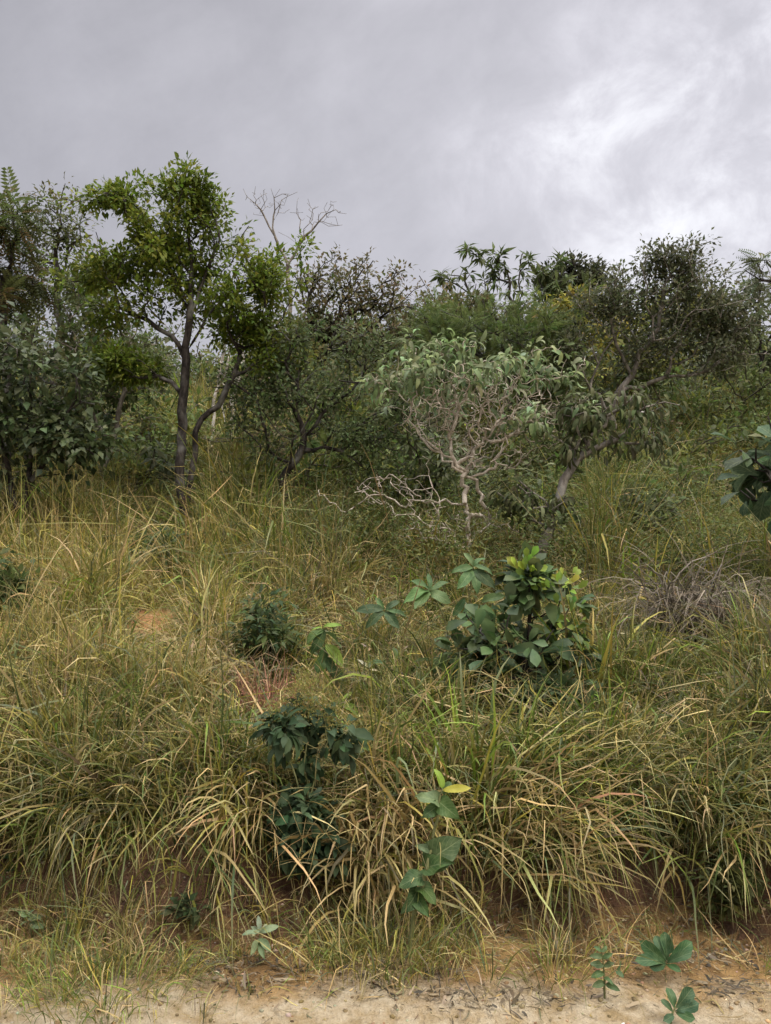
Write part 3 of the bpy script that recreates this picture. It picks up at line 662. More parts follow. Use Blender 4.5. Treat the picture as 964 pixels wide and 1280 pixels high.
# ------------------------------------------------------------------ trees and shrubs
LEAF_KINDS = {
    'small': lambda: small_leaf(1, .50), 'oval': lambda: small_leaf(1, .62, .25, .4), 'narrow': lambda: small_leaf(1, .30, .3, .5),
    'fine': lambda: small_leaf(1, .34, .2, .1), 'long': lambda: long_leaf(1, .40, 1.0, .35, 4), 'droop': lambda: long_leaf(1, .30, 1.5, .45, 5),
    'pinnate': lambda: pinnate(1, 9, .26, .085, .8), 'feather': lambda: pinnate(1, 13, .22, .05, .4), 'palmate': lambda: palmate(1, 9, .24, .55),
    'obov': lambda: long_leaf(1, .55, .6, .3, 4, 'obov'),
}
def tree(name, label, cat, base, Y, stems, lobes, n, leaf, bark=M_BARK_DARK, bark_tint=None, mat=M_LEAF, r0=.08, rt=.006, group=None,
         step=.16, jit=.03, alpha=.35, back=.6, shell=.6, depth=.8, wood='trunk', green='crown', sides=6, bare=None, seed=None, stem_r=None, sag=0., clump=.42):
    """stems: polylines of (u, v[, dY]) that start at the base; lobes: crown masses; leaf: dict(kind, size, per, spread, cols, droop)"""
    global rng
    if seed is not None: rng = np.random.default_rng(seed)
    b = base if len(base) == 3 else base_at(base[0], Y)
    b = np.array([b[0], b[1], float(H(b[0], b[1]))])
    root = empty(name, b, label, cat, group)
    sk = Skel(); sk.node(b + [0, 0, -.15], -1); k0 = sk.node(b, 0)
    ends = []
    for st in stems:
        pts = [at(p[0], p[1], Y + (p[2] if len(p) > 2 else 0)) for p in st if p[1] < 9000]
        par = k0 if len(sk.p) < 3 or st[0][1] > 9000 else sk.near(pts[0])
        e = sk.line([None] + pts, par, step, jit); ends.append((par, e))
    lo = 1 if len(sk.p) < 6 else 3
    A = lobe_points(lobes, Y, n, shell, depth, clump) if lobes else np.zeros((0, 3))
    if len(A): A = A[A[:, 2] > H(A[:, 0], A[:, 1]) + .08]
    tips = sk.grow(A, step, jit, alpha, lo, back, sag) if len(A) else np.array([], int)
    if bare:
        tb = sk.grow(lobe_points(bare[0], Y, bare[1], .7, depth), step * .8, jit * 1.2, alpha, lo, back * .5)
    r, cnt = sk.radii(rt, r0)
    for j, (ra, rb) in (stem_r or {}).items():
        par_, e = ends[j]; ch = []
        while e != par_ and e > 0: ch.append(e); e = sk.par[e]
        for q_, nd in enumerate(ch[::-1]): r[nd] = max(r[nd], ra + (rb - ra) * q_ / max(1, len(ch)))
    S = Soup(); sk.tubes(S, r, np.array([.2, .17, .14]), sides)
    S.build(wood, bark, root, b)
    if leaf and len(tips):
        p = np.array(sk.p); par = np.array(sk.par)
        leafy = list(tips)
        q = tips.copy()
        for _ in range(leaf.get('back', 1)):
            q = par[q]; leafy += list(q[(cnt[q] < 5)])
        leafy = np.array(leafy)
        i = np.repeat(leafy, rng.poisson(leaf['per'] * np.exp(rng.normal(-.22, .7, len(leafy))))); m = len(i)
        T = p[i] - p[par[i]]; T /= np.linalg.norm(T, axis=1, keepdims=True) + 1e-9
        a = rng.normal(0, 1, (m, 3)); a /= np.linalg.norm(a, axis=1, keepdims=True)
        P = p[i] + a * (leaf['spread'] * rng.random((m, 1)) ** .6)
        D = a * .9 + T * .5 + rng.normal(0, .3, (m, 3)); D[:, 2] -= leaf.get('droop', .25)
        up = rng.normal(0, .45, (m, 3)) + [0, -.35, 1.]
        base_c = np.atleast_2d(leaf['cols']); per_tip = rng.integers(0, len(base_c), len(sk.p))
        C = base_c[np.where(rng.random(m) < .65, per_tip[i], rng.integers(0, len(base_c), m))] * np.exp(rng.normal(0, .24, (m, 1))) * np.exp(rng.normal(0, .08, (m, 3)))
        if leaf['kind'] == 'palmate':
            D = rng.normal(0, .35, (m, 3)) + np.array([0, 1, 0]); up = rng.normal(0, .6, (m, 3)) + [0, -.6, .8]
        sc_ = leaf['size'] * np.exp(rng.normal(0, .22, m))
        L = Soup(); scatter_leaves(L, LEAF_KINDS[leaf['kind']](), P, D, up, sc_, C)
        for (pu, pv, pru, prv, pdy, pn, pkind, psize, pcols) in leaf.get('shoots', []):
            g_ = rng.normal(0, 1, (pn, 3)) * np.array([pru, min(pru, prv), prv]) * mpp(Y) * .55; P2 = at(pu, pv, Y + pdy) + g_
            D2 = g_ / (np.linalg.norm(g_, axis=1, keepdims=True) + 1e-6) * .6 + [0, -.25, .55] + rng.normal(0, .25, (pn, 3))
            scatter_leaves(L, LEAF_KINDS[pkind](), P2, D2, rng.normal(0, .3, (pn, 3)) + [0, -.8, .5], psize * np.exp(rng.normal(0, .2, pn)), tint(pcols, pn, .15))
        for ex in leaf.get('also', []):
            kk = rng.choice(len(leafy), ex['n']); kk = leafy[kk]; mm = len(kk)
            a2 = rng.normal(0, 1, (mm, 3)); a2 /= np.linalg.norm(a2, axis=1, keepdims=True)
            P2 = p[kk] + a2 * leaf['spread'] * .5; D2 = a2 * .6 + [0, -.2, .3]
            if 'where' in ex:
                uu, vv = pix(P2); wsel = ((uu - ex['where'][0]) / ex['where'][2]) ** 2 + ((vv - ex['where'][1]) / ex['where'][3]) ** 2 < 1
                P2, D2 = P2[wsel], D2[wsel]; mm = len(P2)
            scatter_leaves(L, LEAF_KINDS[ex['kind']](), P2, D2, rng.normal(0, .4, (mm, 3)) + [0, -.3, 1], ex['size'] * np.exp(rng.normal(0, .2, mm)), tint(ex['cols'], mm))
        L.build(green, mat, root, b)
    return root

G_MAIN = [(.098, .145, .012), (.122, .162, .016), (.074, .113, .011), (.165, .188, .022)]
G_DARK = [(.070, .094, .024), (.088, .108, .032), (.056, .076, .022), (.105, .118, .040)]
G_BROWN = [(.105, .098, .038), (.125, .102, .046), (.078, .086, .030), (.145, .108, .056)]
G_FRESH = [(.100, .142, .034), (.082, .124, .030), (.125, .160, .042)]
G_YEL = [(.25, .215, .032), (.20, .19, .028), (.28, .23, .05), (.14, .15, .026)]
G_GREY = [(.095, .112, .055), (.076, .094, .046), (.12, .138, .075)]
G_BLUE = [(.055, .092, .036), (.042, .074, .032), (.076, .118, .048), (.105, .142, .072)]
G_FELT = [(.20, .25, .12), (.165, .215, .10), (.25, .30, .165), (.13, .175, .07)]

# --- the green tree with two dark stems
b = ghit(226, 684); Y = b[1]
tree('cerrado_tree', 'tallest bright green tree with two dark stems from one foot, in yellow grass', 'tree', b, Y,
     [[(226, 610), (229, 530), (233, 450), (237, 400), (240, 330), (235, 260), (228, 225)],
      [(0, 9999), (234, 640), (239, 595), (244, 556), (252, 524), (273, 508), (292, 470), (318, 455), (340, 430)],
      [(234, 440), (252, 410), (268, 385), (300, 360), (330, 340)], [(233, 455), (215, 420), (185, 400), (150, 385), (135, 330), (120, 290)],
      [(231, 500), (215, 478), (196, 470), (176, 472)], [(237, 400), (255, 350), (275, 300), (262, 250)], [(236, 380), (205, 330), (180, 270), (150, 250), (128, 244)]],
     [(226, 244, 46, 22), (220, 285, 60, 28), (290, 330, 70, 28), (165, 325, 70, 28), (240, 365, 74, 24), (335, 345, 38, 24), (128, 248, 30, 22), (165, 262, 26, 18), (140, 380, 44, 22), (205, 425, 46, 16), (306, 395, 44, 24), (262, 248, 26, 34), (160, 455, 46, 14), (330, 430, 34, 26)],
     520, dict(kind='small', size=.066, per=24, spread=.15, cols=G_MAIN, droop=.15, back=1), r0=.066, rt=.005, jit=.012, step=.14, seed=101, shell=.8, stem_r={1: (.046, .013)}, clump=.40)
# --- thin stems and trees at the left border
tree('pinnate_tree', 'dark tree at the left border with long drooping feather leaves against the sky', 'tree', base_at(8, 9.5), 9.5,
     [[(2, 500), (6, 400), (14, 330), (24, 250)], [(6, 420), (-20, 340), (-10, 280)]],
     [(20, 240, 36, 26), (28, 290, 46, 30), (0, 320, 45, 40), (60, 300, 30, 30), (20, 350, 30, 26), (-30, 270, 40, 50)], 90,
     dict(kind='pinnate', size=.30, per=4, spread=.12, cols=G_DARK + [(.12, .08, .03)], droop=.55, back=1), r0=.06, seed=102)
tree('dark_crowned_tree', 'dark sparse tree left of the tallest green tree with sky gaps under its crown', 'tree', base_at(70, 12.5), 12.5,
     [[(72, 560), (68, 470), (76, 400), (70, 330), (74, 270)], [(68, 470), (40, 430), (20, 400)]],
     [(80, 270, 34, 26), (60, 300, 40, 24), (95, 300, 26, 26), (30, 300, 34, 26), (88, 360, 28, 24), (20, 380, 40, 34), (70, 400, 44, 26), (100, 430, 40, 26), (40, 430, 50, 34), (110, 370, 26, 30)],
     230, dict(kind='small', size=.085, per=11, spread=.24, cols=G_DARK + G_BROWN[:2]), r0=.09, seed=103)
tree('broad_leaved_shrub', 'big dark bluish shrub with broad leaves filling the left border above yellow grass', 'shrub', base_at(20, 8.0), 8.0,
     [[(30, 640), (40, 560), (30, 480), (40, 420)], [(24, 640), (2, 560), (-20, 480)], [(40, 600), (75, 540), (95, 500)]],
     [(20, 470, 66, 54), (50, 550, 64, 34), (10, 580, 56, 34), (85, 490, 46, 34), (100, 545, 40, 22), (-30, 500, 50, 100), (30, 420, 40, 24)],
     200, dict(kind='oval', size=.090, per=13, spread=.22, cols=[(.042, .066, .024), (.034, .054, .021), (.056, .078, .030), (.080, .10, .048)], droop=.4, back=1), mat=M_GLOSS, r0=.05, seed=104, green='foliage', wood='stem')
tree('leaning_sapling', 'pale bare sapling stem leaning to the right under the dark bluish shrub', 'sapling', ghit(58, 640), ghit(58, 640)[1],
     [[(64, 622), (78, 592), (92, 560), (104, 535)]], [(110, 520, 26, 18)], 14, dict(kind='oval', size=.11, per=6, spread=.12, cols=G_BLUE), bark=M_BARK_PALE, r0=.022, rt=.006, seed=105, green='foliage', wood='stem')
bb = ghit(128, 640)
tree('grey_stemmed_tree', 'small tree with a forked pale grey trunk between dark shrub and twin stemmed tree', 'tree', bb, bb[1],
     [[(130, 600), (136, 565), (131, 545), (120, 520), (112, 490)], [(136, 565), (146, 535), (152, 500), (160, 460)]],
     [(130, 500, 56, 34), (160, 480, 40, 44), (110, 460, 50, 40), (120, 400, 46, 40), (170, 530, 26, 22), (150, 430, 50, 40)],
     200, dict(kind='oval', size=.072, per=12, spread=.20, cols=[(.075, .11, .032), (.062, .088, .028), (.105, .135, .055), (.095, .098, .040)], droop=.5), bark=M_BARK_GREY, r0=.055, seed=106)
bb = ghit(152, 640)
tree('yellow_leaved_shrub', 'small shrub with yellow green leaves at the foot of the grey forked trunk', 'shrub', bb, bb[1],
     [[(154, 620), (156, 600)]], [(155, 588, 26, 17)], 40, dict(kind='obov', size=.10, per=5, spread=.07, cols=[(.16, .17, .03), (.20, .19, .04), (.10, .13, .03)], droop=-.1), r0=.016, rt=.004, seed=107, green='foliage', wood='stem')
for q, (u0, v0, u1, v1, u2, v2, lab) in enumerate([(262, 600, 268, 520, 277, 452, 'slender bleached sapling trunk just right of the twin dark stems'),
        (286, 590, 290, 530, 299, 470, 'thickest bleached sapling trunk leaning right behind the green tree'),
        (278, 585, 280, 520, 282, 470, 'thin upright bleached sapling between two others behind the green tree')]):
    tree('bare_sapling', lab, 'sapling', base_at(u0, 13.5), 13.5, [[(u0, v0 - 10), (u1, v1), (u2, v2), (u2 + 5, v2 - 45)]], [(u2 + 6, v2 - 50, 14, 20)], 7, dict(kind='small', size=.09, per=4, spread=.1, cols=G_FRESH),
         bark=M_BARK_WHITE, r0=(.03, .05, .022)[q], rt=.008, seed=110 + q, group='bleached saplings on the slope')
# --- bare tree against the sky
tree('dead_tree', 'leafless dead tree with thin forked twigs rising against the grey sky', 'tree', base_at(362, 17), 17.,
     [[(366, 480), (362, 400), (360, 330), (344, 296), (342, 270)], [(360, 330), (380, 296), (398, 278), (420, 262)], [(344, 296), (326, 262), (304, 236)], [(343, 275), (352, 250), (372, 240)], [(372, 305), (360, 296), (348, 290)]],
     [], 0, None, bark=M_BARK_GREY, r0=.048, rt=.0038, seed=114, jit=.04, step=.22, alpha=.2, shell=.9,
     bare=([(340, 252, 32, 16), (410, 270, 26, 20), (322, 250, 18, 20), (385, 282, 16, 16), (400, 262, 34, 14), (352, 250, 26, 14)], 130))
# --- crest, middle
tree('sparse_tree', 'dark thin crowned tree on the crest just right of the leafless tree', 'tree', base_at(395, 16), 16.,
     [[(392, 500), (388, 430), (384, 385), (392, 350), (405, 330)], [(388, 430), (425, 395), (440, 360), (455, 335)], [(384, 385), (372, 350)], [(425, 395), (470, 380), (500, 360)]],
     [(440, 340, 50, 24), (405, 350, 30, 30), (470, 370, 44, 30), (430, 400, 56, 34), (500, 400, 34, 30), (390, 400, 26, 36), (480, 330, 12, 16), (460, 420, 60, 24)],
     330, dict(kind='small', size=.10, per=10, spread=.20, cols=G_BROWN), r0=.10, rt=.010, jit=.05, step=.22, seed=115)
tree('olive_shrub', 'yellowish olive shrub under the leafless tree beside the bright green crown', 'shrub', base_at(340, 15), 15.,
     [[(342, 520), (344, 450), (350, 410)]], [(345, 410, 40, 26), (320, 430, 40, 34), (370, 420, 30, 20), (350, 460, 50, 30)], 150, dict(kind='fine', size=.13, per=11, spread=.22, cols=[(.12, .115, .03), (.085, .085, .03), (.16, .14, .04)]), r0=.05, seed=116, green='foliage', wood='stem')
bb = ghit(352, 660)
tree('dense_green_shrub', 'dense dull green shrub on a crooked dark stem, right of the twin stemmed tree', 'shrub', bb, bb[1],
     [[(350, 635), (352, 600), (372, 572), (380, 545), (370, 500)], [(366, 580), (345, 572)], [(378, 550), (410, 510), (430, 480)]],
     [(370, 480, 56, 36), (325, 545, 34, 22), (430, 490, 56, 40), (410, 545, 60, 22), (350, 440, 60, 26), (440, 440, 60, 30), (310, 500, 34, 26), (470, 520, 40, 44), (400, 415, 50, 20), (455, 570, 34, 24)],
     240, dict(kind='small', size=.060, per=17, spread=.20, cols=[(.080, .112, .038), (.064, .094, .034), (.10, .125, .046), (.056, .076, .030)]), r0=.05, seed=117, green='foliage', wood='stem')
tree('rosette_leaved_tree', 'open tree with rosettes of narrow leaves at the ends of bare twigs above the crest', 'tree', base_at(640, 16.5), 16.5,
     [[(640, 480), (646, 420), (636, 370), (628, 330)], [(646, 420), (600, 380), (575, 345)], [(646, 420), (672, 380), (690, 340)], [(600, 380), (556, 350)], [(640, 400), (650, 340), (655, 315)]],
     [(586, 318, 12, 9), (552, 326, 10, 8), (612, 325, 16, 10), (645, 312, 16, 10), (672, 322, 16, 10), (600, 350, 26, 12), (630, 348, 24, 12), (660, 345, 26, 12), (690, 335, 16, 10), (560, 350, 14, 10), (700, 360, 20, 12), (640, 375, 40, 12), (585, 375, 24, 10)],
     64, dict(kind='narrow', size=.22, per=15, spread=.05, cols=[(.085, .115, .036), (.10, .13, .044), (.065, .09, .032)], droop=.25, back=0), r0=.07, rt=.010, seed=118, step=.25, jit=.05, clump=0.)
tree('feathery_tree', 'soft fine leaved green tree below the rosette leaved crown, behind grey twigs', 'tree', base_at(640, 13), 13.,
     [[(640, 560), (636, 480), (630, 420), (632, 390)], [(636, 480), (590, 430)], [(636, 480), (680, 430)]],
     [(640, 405, 60, 34), (590, 420, 50, 36), (680, 430, 50, 36), (560, 440, 36, 34), (630, 460, 80, 30), (545, 410, 26, 34), (700, 460, 40, 30)],
     260, dict(kind='feather', size=.20, per=8, spread=.22, cols=[(.10, .14, .034), (.082, .118, .030), (.12, .155, .040), (.07, .10, .03)], droop=.2), r0=.07, seed=119)
tree('brownish_shrub', 'brownish dark leaved shrub on the crest left of the rosette leaved tree', 'shrub', base_at(545, 15), 15.,
     [[(545, 520), (540, 450), (548, 400)]], [(550, 400, 40, 28), (520, 430, 34, 40), (575, 395, 36, 20), (545, 450, 46, 30)], 170, dict(kind='small', size=.11, per=10, spread=.2, cols=G_BROWN + G_DARK[:1]), r0=.05, seed=120, green='foliage', wood='stem')
tree('round_crowned_tree', 'small dark round crowned tree on the crest between rosette leaved and wide dark trees', 'tree', base_at(715, 20), 20.,
     [[(716, 470), (712, 400), (715, 360)]], [(712, 345, 34, 22), (690, 352, 20, 16), (735, 350, 22, 18), (715, 330, 20, 12)], 190, dict(kind='small', size=.13, per=10, spread=.22, cols=[(.030, .036, .018), (.040, .042, .022), (.050, .05, .03)]), r0=.09, rt=.012, seed=121)
tree('yellowing_shrub', 'shrub turning yellow below the small dark round crown on the crest', 'shrub', base_at(712, 16), 16.,
     [[(712, 500), (710, 430), (714, 400)]], [(712, 385, 34, 18), (735, 378, 22, 14), (700, 410, 34, 22), (740, 410, 30, 26)], 120, dict(kind='small', size=.14, per=9, spread=.22, cols=G_YEL, droop=.5), r0=.05, seed=122, green='foliage', wood='stem')
bb = base_at(765, 12.5)
tree('wide_crowned_tree', 'widest dark tree on the crest with pale crooked low branches showing', 'tree', bb, 12.5,
     [[(762, 560), (764, 520), (772, 492), (790, 470), (812, 430), (828, 380), (834, 340)], [(772, 492), (800, 486), (830, 472), (870, 468), (905, 450), (930, 430)],
      [(764, 520), (740, 490), (748, 455), (770, 420), (790, 385)], [(790, 470), (770, 430), (764, 405)], [(830, 472), (850, 430), (870, 380)]],
     [(830, 345, 50, 26), (790, 365, 46, 30), (870, 365, 46, 30), (840, 400, 70, 34), (900, 390, 36, 34), (905, 430, 40, 34), (870, 440, 50, 28), (770, 400, 40, 26), (760, 350, 24, 18), (825, 322, 16, 12), (930, 410, 18, 40), (735, 385, 40, 26), (720, 430, 34, 20), (800, 440, 50, 20)],
     520, dict(kind='small', size=.074, per=15, spread=.20, cols=[(.070, .082, .036), (.085, .090, .045), (.058, .066, .030), (.11, .115, .070)]), bark=M_BARK_GREY, r0=.062, rt=.006, jit=.04, step=.18, seed=123, shell=.9)
tree('yellow_shrub', 'yellow green bush glimpsed behind the dark branches of the widest tree', 'shrub', base_at(800, 17), 17.,
     [[(800, 520), (800, 470)]], [(800, 440, 50, 40), (850, 395, 40, 26), (770, 470, 40, 26), (830, 470, 44, 26)], 170, dict(kind='small', size=.15, per=9, spread=.26, cols=G_YEL[1:2] + [(.12, .13, .03), (.17, .17, .035)], droop=.3), r0=.05, seed=124, green='foliage', wood='stem')
tree('slim_tree', 'slim dark tree with bare upright trunk at the right border, sky showing through', 'tree', base_at(953, 15), 15.,
     [[(952, 520), (953, 450), (950, 400), (946, 350)], [(953, 450), (968, 400), (975, 350)]],
     [(950, 380, 24, 34), (975, 360, 24, 30), (940, 430, 20, 30), (985, 420, 30, 40), (960, 460, 20, 30)], 120, dict(kind='small', size=.11, per=7, spread=.2, cols=G_GREY), r0=.05, rt=.01, seed=125)
tree('frond_leaved_tree', 'tree leaning in from the right border with comb like leaves against bright cloud', 'tree', base_at(1010, 9), 9.,
     [[(1010, 520), (1005, 430), (990, 360), (965, 335)], [(1005, 430), (1030, 350)]],
     [(958, 328, 12, 6), (935, 336, 20, 5), (975, 355, 20, 14)], 20, dict(kind='pinnate', size=.20, per=3, spread=.06, cols=G_GREY, droop=.3, back=0), r0=.05, seed=126)
# --- the grey tangle in the middle
bb = ghit(588, 705); Y = bb[1]
tree('wolf_apple_shrub', 'half bare shrub with a tangle of pale pinkish grey twigs and felty leaves on top', 'shrub', bb, Y,
     [[(586, 668), (581, 630), (578, 596), (566, 572), (562, 548), (575, 520)], [(612, 650), (604, 620), (590, 598), (578, 590), (552, 566), (528, 548)],
      [(590, 596), (618, 586), (630, 560), (632, 545), (618, 520), (604, 488), (592, 478)], [(578, 575), (600, 556), (632, 548), (660, 536)], [(566, 572), (545, 560), (524, 540), (512, 520)],
      [(582, 634), (545, 628), (500, 632), (460, 620), (440, 636), (412, 628), (398, 612)], [(545, 628), (510, 610), (480, 600), (454, 604)],
      [(542, 625), (536, 595), (528, 570)], [(588, 660), (612, 650), (628, 640)], [(586, 668), (570, 690), (548, 680), (536, 690)]],
     [(540, 450, 40, 22), (600, 440, 40, 22), (660, 460, 46, 22), (500, 470, 34, 20), (590, 470, 60, 20), (640, 490, 60, 20), (700, 480, 26, 26), (475, 485, 28, 24), (695, 520, 34, 26), (550, 490, 80, 26), (660, 520, 50, 20)],
     240, dict(kind='droop', size=.11, per=6, spread=.08, cols=G_FELT, droop=.35, back=0), bark=M_BARK_PALE, mat=M_FELT, r0=.032, rt=.0038, jit=.024, step=.055, alpha=.25, seed=127, shell=.9, sides=4, green='foliage', wood='stem', clump=.45, stem_r={0: (.030, .012), 1: (.026, .011), 2: (.018, .007), 3: (.016, .006), 5: (.014, .005)},
     bare=([(590, 515, 70, 36), (650, 520, 60, 34), (540, 520, 44, 40), (690, 530, 34, 26), (490, 610, 60, 20), (545, 675, 60, 18), (620, 655, 40, 18), (620, 560, 60, 30), (540, 650, 60, 20), (720, 510, 30, 24), (600, 480, 90, 30), (640, 500, 60, 30)], 860))
bb = ghit(672, 720); Y = bb[1]
tree('hanging_leaved_tree', 'small tree with large limp hanging leaves on a leaning brown trunk, right of pale tangle', 'tree', bb, Y,
     [[(676, 690), (690, 640), (705, 600), (722, 575), (738, 545), (760, 520)], [(705, 600), (716, 570), (726, 548)], [(722, 575), (745, 560), (770, 550)], [(690, 640), (665, 615), (648, 600)]],
     [(760, 520, 50, 26), (800, 525, 34, 26), (730, 540, 34, 26), (780, 555, 40, 24), (830, 510, 26, 22), (650, 605, 30, 24), (640, 630, 24, 18), (690, 620, 30, 20), (720, 500, 30, 16)],
     130, dict(kind='droop', size=.115, per=8, spread=.15, cols=[(.075, .090, .038), (.095, .11, .050), (.055, .070, .030), (.13, .14, .075)], droop=.9, back=0), bark=M_BARK_GREY, r0=.055, rt=.006, seed=128, mat=M_FELT,
     )
tree('blue_leaved_shrub', 'shrub with very large dark bluish leaves hanging in at the right border', 'shrub', base_at(985, 6.0), 6.,
     [[(985, 700), (978, 640), (962, 590), (945, 560)], [(978, 640), (990, 560), (960, 520)]],
     [(940, 600, 30, 20), (950, 628, 24, 16), (938, 570, 18, 18), (958, 530, 26, 20), (995, 570, 36, 40), (985, 625, 30, 26)],
     27, dict(kind='obov', size=.21, per=5, spread=.10, cols=[(.040, .082, .038), (.034, .066, .032), (.058, .10, .05)], droop=.5, back=0, also=[dict(kind='obov', n=50, size=.17, cols=[(.20, .23, .15)], where=(955, 520, 40, 40))]), mat=M_BIG, r0=.03, rt=.006, seed=129, clump=0., green='foliage', wood='stem', step=.1)
bb = ghit(655, 880); Y = bb[1]
tree('glossy_shrub', 'dark glossy shrub with bright lime green new shoots in the middle of the bank', 'shrub', bb, Y,
     [[(655, 850), (660, 800), (664, 750), (662, 715)], [(660, 820), (690, 780), (705, 735, -.08)], [(662, 780), (661, 725, -.06)], [(690, 800), (708, 785, -.1)], [(655, 840), (620, 810), (600, 790)], [(658, 840), (690, 830), (705, 815)]],
     [(660, 755, 38, 40), (620, 800, 40, 26), (680, 800, 36, 30), (695, 750, 30, 28), (640, 835, 56, 22), (660, 725, 14, 14), (600, 825, 26, 18)],
     120, dict(kind='obov', size=.115, per=5, spread=.07, cols=[(.045, .086, .030), (.034, .066, .026), (.060, .105, .036), (.080, .125, .040)], droop=.25, back=0,
               shoots=[(661, 714, 13, 18, -.06, 26, 'obov', .065, [(.30, .40, .045), (.24, .34, .04), (.17, .25, .035)]), (703, 730, 26, 11, -.08, 30, 'obov', .058, [(.29, .38, .05), (.22, .31, .04), (.12, .19, .035)]), (710, 778, 16, 26, -.1, 26, 'obov', .062, [(.13, .21, .03), (.18, .26, .035), (.09, .15, .03)])]),
     mat=M_GLOSS, r0=.022, rt=.004, seed=130, clump=.55, green='foliage', wood='stem', step=.06, jit=.008)
for args in [
    ('border_shrub', 'dark low shrub half hidden in yellow grass at the left border', (-5, 800), [(4, 745, 24, 40), (-10, 780, 30, 34)], 70, dict(kind='small', size=.07, per=12, spread=.10, cols=G_DARK[:2] + G_BLUE[:1]), 131),
    ('low_shrub', 'low dark green shrub over grey dead grass, left of the limp bright sapling', (318, 840), [(322, 785, 32, 26), (300, 800, 22, 22), (335, 770, 20, 18)], 60, dict(kind='narrow', size=.07, per=8, spread=.09, cols=G_BLUE[:3] + G_DARK[:1]), 132),
    ('silvery_shrub', 'small bluish green shrub in grass just below the twin stemmed tree', (190, 730), [(190, 695, 26, 22)], 46, dict(kind='narrow', size=.11, per=8, spread=.08, cols=[(.075, .115, .045), (.060, .095, .040)]), 133),
    ('shaded_shrub', 'dark low shrub in the grass below the glossy shrub with lime shoots', (690, 915), [(690, 885, 36, 22), (720, 895, 24, 18)], 70, dict(kind='small', size=.07, per=9, spread=.08, cols=[(.035, .060, .026), (.05, .075, .03)]), 134),
    ('fine_leaved_weed', 'fine leaved yellow green weed at the bank foot near the right border', (905, 1150), [(900, 1110, 26, 26), (925, 1095, 24, 20), (880, 1125, 20, 16)], 120, dict(kind='small', size=.030, per=8, spread=.035, cols=[(.085, .095, .026), (.11, .115, .032), (.065, .075, .024)]), 135),
    ('dark_weed', 'low dark leafy weed at the foot of the red cut, above the pale sprout', (240, 1160), [(240, 1135, 15, 14)], 24, dict(kind='oval', size=.035, per=6, spread=.03, cols=[(.035, .055, .022), (.05, .07, .03)]), 136),
    ('waxy_bush', 'dull green bush behind the grass above the dead grey brush', (800, 690), [(800, 640, 34, 22), (770, 655, 26, 20)], 80, dict(kind='oval', size=.075, per=8, spread=.10, cols=G_GREY + G_DARK[:1]), 137),
]:
    nm, lab, (bu, bv), lb, nn, lf, sd_ = args; bb = ghit(bu, bv)
    tree(nm, lab, 'weed' if 'weed' in nm else 'shrub', bb, bb[1], [[(bu, bv - 12), (lb[0][0], lb[0][1] + 8)]], lb, nn, lf, mat=M_LEAF, bark=M_STEM, r0=.010, rt=.0022, seed=sd_, green='foliage', wood='stem', step=.04, jit=.006)
# further crowns behind, that close the skyline
for q, (u, Y_, lb, nn, lf, lab) in enumerate([
    (250, 24, [(250, 455, 60, 26), (200, 470, 40, 20), (300, 460, 40, 24)], 160, dict(kind='small', size=.16, per=8, spread=.3, cols=G_FRESH + G_BROWN[:1]), 'low green tree on the crest seen under the tallest green crown'),
    (470, 24, [(470, 440, 60, 26), (520, 420, 40, 30), (420, 450, 50, 20)], 190, dict(kind='small', size=.16, per=9, spread=.3, cols=G_DARK), 'dark rounded tree behind the thin crowned tree right of the leafless one'),
    (610, 25, [(610, 400, 60, 24), (660, 390, 50, 20), (560, 420, 50, 26)], 190, dict(kind='small', size=.17, per=9, spread=.3, cols=G_BROWN[:3] + G_FRESH[:1]), 'brown green tree closing the skyline behind the rosette leaved tree'),
    (760, 26, [(750, 400, 50, 30), (800, 400, 60, 34), (860, 420, 60, 34)], 240, dict(kind='small', size=.18, per=8, spread=.3, cols=G_FRESH), 'green tree filling the gaps behind the widest dark tree'),
    (915, 25, [(900, 470, 50, 22), (860, 480, 40, 20)], 110, dict(kind='small', size=.17, per=8, spread=.3, cols=G_BROWN), 'low brownish tree under the right limb of the widest dark tree'),
    (110, 22, [(110, 440, 50, 30), (60, 450, 60, 34), (160, 440, 40, 26), (10, 430, 50, 40)], 240, dict(kind='small', size=.16, per=8, spread=.28, cols=G_DARK + G_BROWN[:1]), 'dark brownish tree behind the grey forked trunk')]):
    tree('crest_tree', lab, 'tree', base_at(u, Y_), Y_, [[(u, 520), (lb[0][0], lb[0][1] + 20)]], lb, nn, lf, r0=.10, rt=.014, step=.3, jit=.06, seed=140 + q, group='trees along the hill crest', sides=5)

